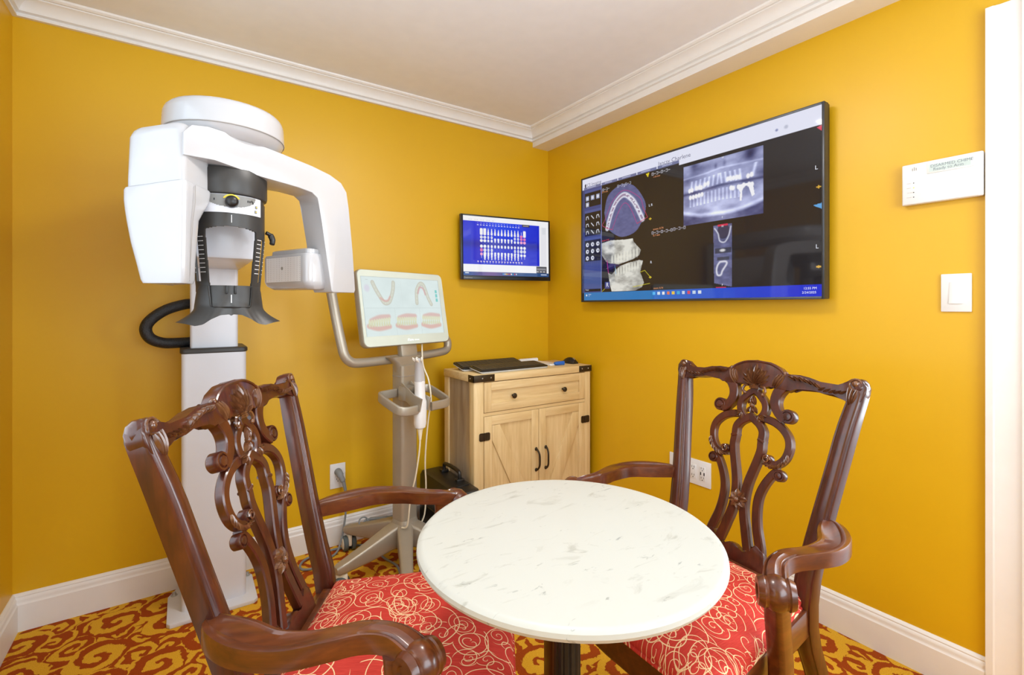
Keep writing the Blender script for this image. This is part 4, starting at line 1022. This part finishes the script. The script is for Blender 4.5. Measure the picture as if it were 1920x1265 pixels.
for a, c in ((.012, .117), (.122, .214), (.220, .317), (.322, .417), (.423, .519)): r.rect(a, .070, c, .090, (112, 118, 160)); r.rect(a+.02, .076, c-.03, .082, (190, 195, 225))
r.rect(.012, .09, .121, .935, (58, 70, 130)); r.rect(.119, .09, .122, .935, (130, 140, 200))
for v0, v1 in ((.12, .236), (.285, .474), (.51, .682), (.905, .928)): r.rect(.016, v0, .117, v1, (18, 16, 22)); r.rect(.016, v0-.022, .117, v0, (74, 88, 150))
r.rect(.016, .70, .117, .775, (60, 74, 140)); r.rect(.012, .775, .119, .90, (74, 92, 150))
ic = (225, 228, 240)
for v in (.165, .215):
    for u in ((.033, .066, .099) if v < .2 else (.033,)): r.rect(u-.011, v-.018, u+.011, v+.018, (150, 160, 190)); r.ell(u, v, .008, .014, ic)
for v in (.325, .385, .445):
    for i, u in enumerate((.033, .066, .099)):
        if (i+int(v*100)) % 2: r.line([(u-.008, v-.014), (u+.007, v+.012)], .008, ic)
        else: r.line([(u-.008, v+.012), (u-.006, v-.010), (u+.004, v-.012), (u+.008, v+.010)], .007, ic)
for v in (.545, .60, .655):
    for i, u in enumerate((.033, .066, .099)):
        if v > .65 and i == 2: continue
        r.ell(u, v, .011, .019, ic); r.ell(u+.002, v, .004, .007, (80, 80, 110))
# axial slice
sl = sm([(.139, .312), (.158, .193), (.207, .137), (.251, .126), (.31, .168), (.361, .294), (.361, .377), (.343, .441), (.31, .502), (.251, .524), (.207, .502), (.158, .433), (.139, .312)])
mk_ = r.pm(sl); nz = fbm(342, 620, 60, 3); 
r.put(mk_*1., (92, 98, 146)); r.a += (mk_*(nz-.5)*.10)[..., None]
ar = sm([(.156, .44), (.178, .335), (.208, .248), (.251, .208), (.292, .254), (.316, .31), (.349, .418)])
r.line(ar, .040, (232, 234, 248), soft=.012); d = r.ld(ar); r.put(np.clip((.011-d)/.005, 0, 1)*(fbm(342, 620, 90, 2) > .42), (150, 128, 160), .9)
r.line(sm([(.136, .386), (.129, .413), (.185, .456)]), .004, (214, 60, 120)); r.line(sm([(.185, .456), (.219, .335), (.251, .273), (.282, .307), (.321, .443)]), .004, (190, 60, 140))
r.line([(.321, .443), (.374, .411), (.35, .33)], .004, (214, 50, 90)); r.line(sm([(.136, .386), (.151, .34), (.188, .235), (.251, .174), (.332, .253), (.352, .33)]), .004, (190, 60, 140))
# 3-D skull render
u_ = [(.123, .55), (.176, .536), (.24, .545), (.299, .548), (.302, .57), (.318, .60), (.340, .639), (.332, .676), (.30, .700), (.248, .719), (.20, .735), (.151, .755), (.172, .715), (.150, .70), (.132, .661), (.123, .64)]
l_ = [(.161, .785), (.182, .803), (.205, .77), (.23, .742), (.28, .722), (.332, .711), (.351, .718), (.343, .76), (.337, .80), (.350, .85), (.356, .878), (.345, .91), (.31, .933), (.182, .934), (.172, .88)]
sh = fbm(342, 620, 26, 5)
for pts, tv in ((u_, .66), (l_, .76)):
    mm = r.pm(pts); shade = np.clip(.86+.85*(sh-.5)+.08*np.cos((r.U-.25)*30), .35, 1)
    r.a = np.where(mm[..., None], shade[..., None]*np.array([.90, .90, .87]), r.a)
teeth = lambda x: .690-.35*(x-.2)
for i in range(9): u = .185+i*.017; r.ell(u, .672-.25*(u-.25)+.03*0, .007, .045, (238, 238, 226), .75, .4)
for i in range(9): u = .205+i*.015; r.ell(u, .772-.32*(u-.25), .006, .040, (235, 235, 224), .8, .4)
r.poly([(.150, .71), (.20, .72), (.235, .735), (.175, .765), (.155, .75)], (40, 30, 90), .8)
r.line([(.155, .69), (.163, .79)], .005, (214, 50, 150)); r.line([(.20, .735), (.206, .80)], .004, (60, 150, 210))
r.line([(.337, .80), (.36, .79), (.387, .84)], .004, (216, 206, 40)); r.line([(.30, .905), (.385, .885)], .004, (216, 206, 40)); r.line([(.125, .93), (.145, .905)], .004, (216, 206, 40))
r.rect(.142, .858, .171, .908, (66, 74, 140))
# panoramic x-ray
P0u, P1u, P0v, P1v = .538, .831, .128, .517
pm = ((r.U > P0u) & (r.U < P1u) & (r.V > P0v) & (r.V < P1v))
n1 = fbm(342, 620, 18, 4); x = (r.U-P0u)/(P1u-P0u); y = (r.V-P0v)/(P1v-P0v)
val = .46+.36*(n1-.5)+.10*np.cos((x-.5)*3)
jaw = np.interp(x, [0, .24, .54, .77, 1], [.80, .885, .90, .88, .80]); val += .20*np.exp(-((y-jaw+.02)/.030)**2)+.13*np.exp(-((y-jaw+.12)/.10)**2)
val -= .16*np.clip((y-jaw-.01)/.03, 0, 1)
gap = np.interp(x, [0, .25, .5, .75, 1], [.485, .47, .445, .455, .47]); val -= .20*np.exp(-((y-gap)/.022)**2)
pal = np.interp(x, [0, .3, .5, .7, 1], [.22, .20, .17, .18, .2]); val += .14*np.exp(-((y-pal)/.015)**2)
val -= .22*np.exp(-(((x-.15)/.06)**2+((y-.05)/.10)**2))+.30*np.exp(-(((x-.86)/.06)**2+((y-.06)/.10)**2))+.16*np.exp(-(((x-.44)/.02)**2+((y-.12)/.05)**2))+.14*np.exp(-(((x-.55)/.02)**2+((y-.11)/.05)**2))
for i in range(12):
    tx = .11+i*.058; g0 = np.interp(tx, [0, .5, 1], [.46, .42, .44]); val += .20*np.exp(-((x-tx-(.42-y)*.10*np.sign(.5-tx))/.014)**2)*((y < g0) & (y > g0-.17))
tx = .88; val += .25*np.exp(-((x-tx-(.42-y)*.2)/.02)**2)*((y < .42) & (y > .22))
for i in range(14):
    tx = .10+i*.048; g0 = np.interp(tx, [0, .5, 1], [.53, .49, .52]); val += .17*np.exp(-((x-tx)/.012)**2)*((y > g0) & (y < g0+.19))
val = .52+(val-.47)*1.35
colr = np.stack([val*.92+.02, val*.94+.03, val*.90+.22], -1)
r.a = np.where(pm[..., None], np.clip(colr, 0, 1), r.a)
wh = (250, 250, 255)
PU = lambda x_, y_: (P0u+x_*(P1u-P0u), P0v+y_*(P1v-P0v))
for x_, y_ in ((.09, .43), (.125, .425), (.19, .41), (.225, .405), (.25, .415), (.30, .38), (.34, .37), (.59, .375), (.62, .37), (.66, .38), (.70, .38), (.73, .385), (.83, .40), (.87, .39), (.10, .545), (.14, .545), (.18, .54), (.22, .535), (.26, .53), (.655, .535), (.63, .525), (.72, .535), (.78, .525), (.84, .53), (.875, .54)):
    u__, v__ = PU(x_, y_); r.ell(u__, v__, .0075, .018, wh, 1, .35)
r.rect(*PU(.60, .36), *PU(.74, .40), wh); r.rect(*PU(.70, .505), *PU(.89, .545), wh)
r.poly([PU(.70, .52), PU(.80, .52), PU(.765, .60), PU(.757, .755), PU(.735, .755), PU(.738, .62)], wh)
r.poly([PU(.83, .53), PU(.885, .53), PU(.905, .70), PU(.875, .72), PU(.845, .60)], wh)
# cross-section slice
sq = [(.658, .548), (.725, .546), (.726, .931), (.661, .905)]
sm_ = r.pm(sq); n2 = fbm(342, 620, 40, 4); vv_ = .40+.25*(n2-.5)
r.a = np.where(sm_[..., None], np.stack([vv_*.95, vv_*.98, vv_*1.15+.1], -1), r.a)
r.put(sm_*(np.hypot((r.U-.695)/.022, (r.V-.585)/.05) < 1), (44, 44, 70), .8)
r.line(sm([(.663, .565), (.676, .60), (.682, .645), (.70, .655), (.714, .62), (.722, .565)]), .009, (220, 222, 236), .9, soft=.006)
r.rect(.664, .69, .724, .722, (40, 40, 50), .7); r.ell(.692, .705, .014, .012, (240, 240, 240), .9, .5); r.rect(.672, .745, .716, .765, (46, 46, 54), .7)
r.line(sm([(.683, .775), (.703, .775), (.707, .79), (.692, .83), (.686, .855), (.674, .855), (.670, .825), (.674, .795), (.683, .775)]), .011, (236, 236, 246), .95, soft=.008)
r.rect(.674, .545, .712, .556, (216, 40, 80)); r.rect(.668, .93, .705, .938, (200, 40, 80))
# taskbar
r.rect(.012, .936, .42, 1, (34, 122, 190)); g_ = np.clip((r.U-.40)/.6, 0, 1)
tb = (r.V > .936) & (r.U > .40); r.a = np.where(tb[..., None], np.stack([.10+.02*g_, .42-.25*g_, .78+.06*g_], -1), r.a)
for i, c_ in enumerate(((90, 190, 250), (220, 230, 240), (240, 240, 240), (236, 120, 60), (240, 200, 60), (60, 170, 220), (210, 220, 235), (220, 60, 80), (200, 220, 240), (220, 230, 240))):
    u = .405+i*.0222; r.rect(u-.006, .947, u+.006, .967, c_)
r.ell(.028, .958, .004, .008, wh); r.poly([(.985, .115), (1, .108), (1, .14)], (226, 60, 90)); r.poly([(.365, .100), (.383, .096), (.376, .128)], (232, 210, 40))
for u, v, c_ in ((.387, .427, (230, 200, 50)), (.99, .427, (230, 180, 60)), (.99, .843, (230, 180, 60)), (.387, .842, (230, 210, 50))): r.rect(u-.006, v-.004, u+.006, v+.004, c_); r.rect(u-.002, v-.008, u+.002, v+.008, c_)
r.poly([(.975, .520), (1, .512), (1, .545)], (96, 170, 230)); r.ell(.90, .063, .008, .014, (180, 184, 205), .8, .6); r.ell(.872, .066, .006, .010, (110, 120, 170), .8, .6)
def glyphs(u, v, n, col):
    for i in range(n): r.line([(u+i*.011, v-.008), (u+i*.011+.007, v-.008), (u+i*.011+.007, v+.008), (u+i*.011, v+.008)] if i % 2 == 0 else [(u+i*.011, v), (u+i*.011+.007, v)], .004, col, closed=(i % 4 == 0))
glyphs(.128, .128, 4, (200, 205, 220)); glyphs(.395, .115, 8, (210, 210, 220)); glyphs(.395, .53, 9, (200, 200, 215)); glyphs(.495, .527, 5, (190, 190, 205)); glyphs(.126, .558, 6, (200, 205, 220)); glyphs(.215, .131, 7, (180, 185, 200))
sc_ = screen('screen', r, lambda u, v: TV(u, v, .0005), M['screen'], t)
TU, TVv = Vector((0, -1, 0)), Vector((0, 0, 1))
def tvt(name, items, mat):
    b = nbm()
    for s_, u, v, sz in items: text(b, s_, sz, TV(u, v, .0012), TU, TVv)
    obj(name, b, mat, sc_)
tvt('screen_text', [('12:55 PM', .950, .962, .0125), ('2/24/2025', .946, .984, .0125), ('L', .981, .333, .022), ('L', .983, .748, .022), ('R', .149, .897, .034), ('L R', .380, .338, .018), ('H', .690, .140, .013), ('H', .689, .563, .013), ('F', .690, .508, .013), ('F', .69, .925, .013), ('A', .25, .148, .012), ('R', .387, .745, .018), ('Mostly', .040, .955, .008), ('CT', .040, .968, .008), ('Imaging', .020, .918, .009)], TW)
tvt('screen_text', [('Jancsy Charlene', .425, .068, .029), ('CS Imaging', .030, .066, .026)], TG)
tvt('screen_text', [('zoom: 0.74', .401, .512, .014), ('0.7 mm', .401, .556, .014), ('-1.8 mm', .401, .142, .013), ('27.9 mm', .124, .152, .013), ('zoom: 0.74', .403, .928, .013)], TO)
tvt('screen_text', [('zoom: 0.91', .124, .535, .013)], TR_)
b = nbm(); p = TV(.020, .048, .0012)
prism(b, [(0, 0), (.012, .004), (.012, -.012), (.006, -.022), (0, -.014)], lambda u, v, d: TV((u)/TVW+.016, .045-v/TVH, d), .0008, .0014); obj('logo', b, TK, sc_)
# ---- small monitor
MA = Vector((-.688, -.060, 1.738)); MU = Vector((.588, -.070, .006)).normalized(); MV = Vector((0, 0, 1)); MV = (MV-MU*MV.dot(MU)).normalized(); MN = MU.cross(MV); MW, MH = .594, .372
if MN.y > 0: MN = -MN
def MO(u, v, d=0): return MA+MU*u*MW-MV*v*MH+MN*d
t = thing('computer_monitor', 'small wall-mounted computer monitor showing a blue tooth chart in the corner', 'monitor', tuple(MO(.5, 1)))
b = nbm(); box(b, -.006, MW+.006, 0, .022, -MH-.004, .006, .003, frame(MA+MN*-.001, MU, -MN, MV)); obj('housing', b, M['blackm'], t)
b = nbm()
for ua0, ua1, v0, v1 in ((-.012, .012, -.012, 1.012), (.988, 1.010, -.012, 1.012), (.012, .988, -.012, .012), (.012, .988, .945, 1.012)):
    box(b, ua0*MW, ua1*MW, -.004, .004, -v1*MH, -v0*MH, .001, frame(MA, MU, -MN, MV))
bz = obj('bezel', b, M['blackm'], t)
b = nbm(); box(b, MW*.4, MW*.6, .02, .05, -MH*.65, -MH*.35, .004, frame(MA, MU, -MN, MV)); bb = MO(.5, .5); box(b, bb.x-.03, bb.x+.03, -.055, 0, bb.z-.05, bb.z+.05); obj('wall_arm', b, M['blackm'], t)
r = Ras(300, 176, (252, 252, 255))
r.rect(0, .082, .883, .765, (26, 44, 218)); gx = np.exp(-(((r.U-.45)/.30)**2+((r.V-.12)/.3)**2)); bl_ = (r.V > .082) & (r.V < .765) & (r.U < .883)
r.a = np.where(bl_[..., None], np.stack([.06+.05*gx, .14+.14*gx, .82+.12*gx], -1), r.a); r.put(bl_*np.exp(-((r.V-.44)/.06)**2), (10, 14, 140), .6)
r.rect(.672, .082, .762, .118, (52, 44, 44)); r.rect(.684, .094, .75, .108, (180, 170, 176))
for i in range(14):
    r.rect(.04+i*.022, .05, .05+i*.022, .062, (200, 205, 215)) if i % 3 else None
us_ = [.2+.5*i/13 for i in range(14)]
for i, u in enumerate(us_):
    mol = i in (0, 1, 12, 13); pre = i in (2, 3, 10, 11); w = .0165 if mol else .0115
    top = .20 if not mol else .215; c_ = (250, 250, 252)
    if i == 12: r.line([(u, .215), (u, .27)], .008, c_); r.rect(u-w, .265, u+w, .30, (245, 130, 190))
    else: r.poly([(u-w*(.9 if mol else .25), .19+.02*(i in (5,))), (u+w*(.9 if mol else .25), .19), (u+w, .275), (u+w*.7, .296), (u-w*.7, .296), (u-w, .275)], c_)
    if mol or pre: r.ell(u, .33, w*1.05, .026, (c_ if i < 12 else (246, 120, 180))); r.ell(u, .33, w*.4, .008, (150, 170, 220)); r.ell(u, .385, w*1.1, .026, c_ if i < 12 else (250, 170, 210))
    else: r.poly([(u-w, .345), (u+w, .345), (u+w*.6, .40), (u, .415), (u-w*.6, .40)], c_); r.ell(u, .36, w*1.1, .024, c_)
    r.ell(u, .475, w*1.05, .028, c_)
    if mol or pre:
        r.ell(u, .535, w*1.05, .030, c_ if i != 0 else (246, 110, 170)); r.ell(u, .535, w*.4, .010, (150, 170, 220))
    if i == 0 or i >= 12: r.ell(u, .60, w, .026, c_ if i else (250, 170, 210)); r.line([(u, .625), (u, .66)], .008, c_)
    else: r.poly([(u-w, .575), (u+w, .575), (u+w*.8, .61), (u+w*.2, .695), (u-w*.35, .695), (u-w*.9, .61)], c_); r.ell(u, .585, w, .022, c_)
for i in range(16):
    u = .162+i*.0336; 
    if u < .66: r.rect(u-.008, .128, u+.008, .142, (235, 238, 250)); r.rect(u-.003, .105, u+.003, .115, (200, 210, 250))
    r.rect(u-.008, .712, u+.008, .725, (240, 220, 235)); r.rect(u-.003, .735, u+.003, .745, (200, 210, 250))
r.rect(.90, .10, .975, .76, (240, 240, 246)); r.rect(.92, .11, .965, .22, (228, 230, 236)); r.rect(.842, .775, .975, .885, (84, 84, 90))
for v in (.80, .815, .83): r.rect(.85, v, .965, v+.008, (170, 170, 176))
for u in (.86, .90, .94): r.rect(u-.012, .855, u+.012, .87, (210, 210, 215))
r.rect(0, .888, 1, .945, (40, 100, 170)); r.a[int(.888*176):, :, :] = np.stack([.16+.3*np.exp(-((r.U-.3)/.2)**2), .36-.05*r.U, .62-.1*r.U], -1)[int(.888*176):]
for i, c_ in enumerate(((90, 190, 250), (240, 240, 240), (240, 200, 60), (236, 120, 60), (230, 60, 60), (240, 240, 240), (60, 170, 220), (220, 60, 80), (240, 230, 240))): r.rect(.44+i*.019, .905, .451+i*.019, .928, c_)
r.rect(.02, .90, .06, .915, (220, 230, 240)); r.rect(.90, .905, .975, .922, (200, 210, 230))
r2 = Ras(300, 167, (0, 0, 0)); r2.a = r.a[:167]
ms = screen('screen', r2, lambda u, v: MO(.012+u*.976, .012+v*.933, .0042), M['screen'], t)
b = nbm(); text(b, 'ThinkVision', .011, MO(.018, .990, .0046), MU, MV); obj('brand_text', b, M['greyprint'], bz)
# ---- cart screen
def CS(u, v, d=0): return S3(-.243+u*.470, .143-v*.271, .0046+d)
r = Ras(300, 172, (226, 240, 238)); g1 = fbm(172, 300, 6, 3); r.a += ((g1-.5)*.05)[..., None]
r.line([(.02, .53), (.98, .53)], .004, (196, 208, 206)); r.line([(.36, .53), (.36, 1)], .004, (206, 216, 214)); r.line([(.685, .53), (.685, 1)], .004, (206, 216, 214)); r.line([(.47, .05), (.47, .53)], .003, (214, 224, 222))
def arch(pts, w):
    P_ = sm(pts, 6); r.line(P_, w, (206, 204, 190), soft=.01); r.line(P_, w*.55, (222, 226, 212), soft=.01)
    for i in range(0, len(P_), 3): r.ell(P_[i][0], P_[i][1], .012, .022, (212, 214, 196), .6, .5)
arch([(.13, .10), (.155, .20), (.195, .32), (.245, .44), (.30, .43), (.335, .34), (.365, .22), (.38, .09)], .075)
r.line(sm([(.205, .36), (.245, .405), (.29, .40), (.32, .34)]), .035, (226, 176, 168), .7, soft=.02)
arch([(.66, .44), (.665, .32), (.68, .20), (.73, .09), (.775, .10), (.80, .20), (.825, .34), (.86, .46)], .075)
r.line(sm([(.69, .26), (.715, .17), (.745, .15), (.775, .19), (.79, .28)]), .035, (216, 164, 164), .7, soft=.02)
for cu_, tl in ((.165, .04), (.50, 0), (.835, -.02)):
    hw_ = .135
    nz = fbm(172, 300, 30, 3)
    r.line(sm([(cu_-hw_*.7, .70+tl), (cu_, .665+tl*.5), (cu_+hw_*.85, .675)]), .075, (224, 184, 176), .8, soft=.03)
    r.line(sm([(cu_-hw_*.95, .83), (cu_-.02, .875), (cu_+hw_*.85, .845)]), .075, (226, 178, 166), .8, soft=.03)
    for i in range(9):
        u = cu_-hw_*.85+i*hw_*1.7/8; r.ell(u, .73+tl*(1-i/8), .016, .055, (228, 230, 196), .95, .35); r.ell(u-.004, .80+tl*.3*(1-i/8), .014, .045, (222, 224, 188), .95, .35)
for v in (.22, .30, .38): r.rect(.935, v-.03, .965, v+.03, (110, 206, 200), .8)
r.rect(.05, .05, .08, .06, (190, 196, 200)); r.ell(.06, .20, .04, .08, (222, 216, 232), .7, .5)
r.line([(.002, 0), (.002, 1)], .006, (120, 140, 150)); r.line([(0, .003), (1, .003)], .006, (140, 150, 150)); r.line([(.998, 0), (.998, 1)], .006, (90, 110, 120))
screen('screen', r, lambda u, v: CS(u, v), M['screen_soft'], sb)
b = nbm(); text(b, 'iTero', .016, S3(-.018, -.158, .005), SU, SV); text(b, 'element', .009, S3(.024, -.157, .005), SU, SV); obj('logo_text', b, M['logoglow'], sb)

# ------------------------------------------------------------------ alarm keypad and light switch
t = thing('alarm_keypad', 'white alarm keypad with small text display mounted high beside the door trim', 'keypad', (0, -2.02, 1.54))
b = nbm(); box(b, -.024, 0, -2.120, -1.922, 1.539, 1.674, .004); ho = obj('housing', b, M['plate'], t)
b = nbm(); box(b, -.0255, -.022, -2.110, -1.925, 1.5415, 1.626, .0012); obj('flip_cover', b, M['plate'], t)
KU = Vector((0, -1, 0))
b = nbm(); box(b, -.0262, -.022, -2.100, -1.988, 1.632, 1.667, .001); ds = obj('display_frame', b, M['ltgrey'] if 0 else plain('pale_frame_grey', (224, 228, 226), .4, var=.01), t)
b = nbm(); box(b, -.0268, -.024, -2.093, -1.994, 1.637, 1.660); obj('lcd', b, M['lcd'], ds)
b = nbm(); text(b, 'DISARMED CHIME', .0128, (-.0270, -1.997, 1.6500), KU, Vector((0, 0, 1))); text(b, 'Ready to Arm', .0128, (-.0270, -2.004, 1.6392), KU, Vector((0, 0, 1))); obj('lcd_text', b, M['lcdtext'], ds)
b = nbm()
for k in range(4):
    z = 1.610-k*.0155
    if k != 1: ball(b, (-.0256, -1.954, z), .001, .0018, .0018, 6)
obj('status_leds', b, M['black'], t)['kind'] = 'stuff'
b = nbm(); ball(b, (-.0256, -1.954, 1.5945), .001, .0022, .0022, 6); obj('status_led', b, M['led'], t)
b = nbm()
for k in range(3): prism(b, [(-1.949-k*.005, 1.650), (-1.952-k*.005, 1.650), (-1.952-k*.005, 1.659+.003*(k == 1)), (-1.949-k*.005, 1.659+.003*(k == 1))], lambda u, v, d: Vector((-.0243+d, u, v)), 0, .0008)
for k, s_ in enumerate(('ARMED', 'READY', 'TROUBLE', 'POWER')): text(b, s_, .0036, (-.0258, -1.936, 1.609-k*.0155), KU, Vector((0, 0, 1)))
obj('print', b, M['greyprint'], t)['kind'] = 'stuff'
t = thing('light_switch', 'white rocker light switch below the alarm keypad', 'switch', (0, -2.055, 1.186))
b = nbm(); box(b, -.007, 0, -2.091, -2.018, 1.186, 1.306, .002); pz = obj('cover_plate', b, M['plate'], t)
b = nbm()
prism(b, [(-.006, 1.212), (-.0105, 1.212), (-.0075, 1.280), (-.006, 1.280)], lambda u, v, d: Vector((u, d, v)), -2.071, -2.038, .0006); obj('rocker', b, M['plate'], t)
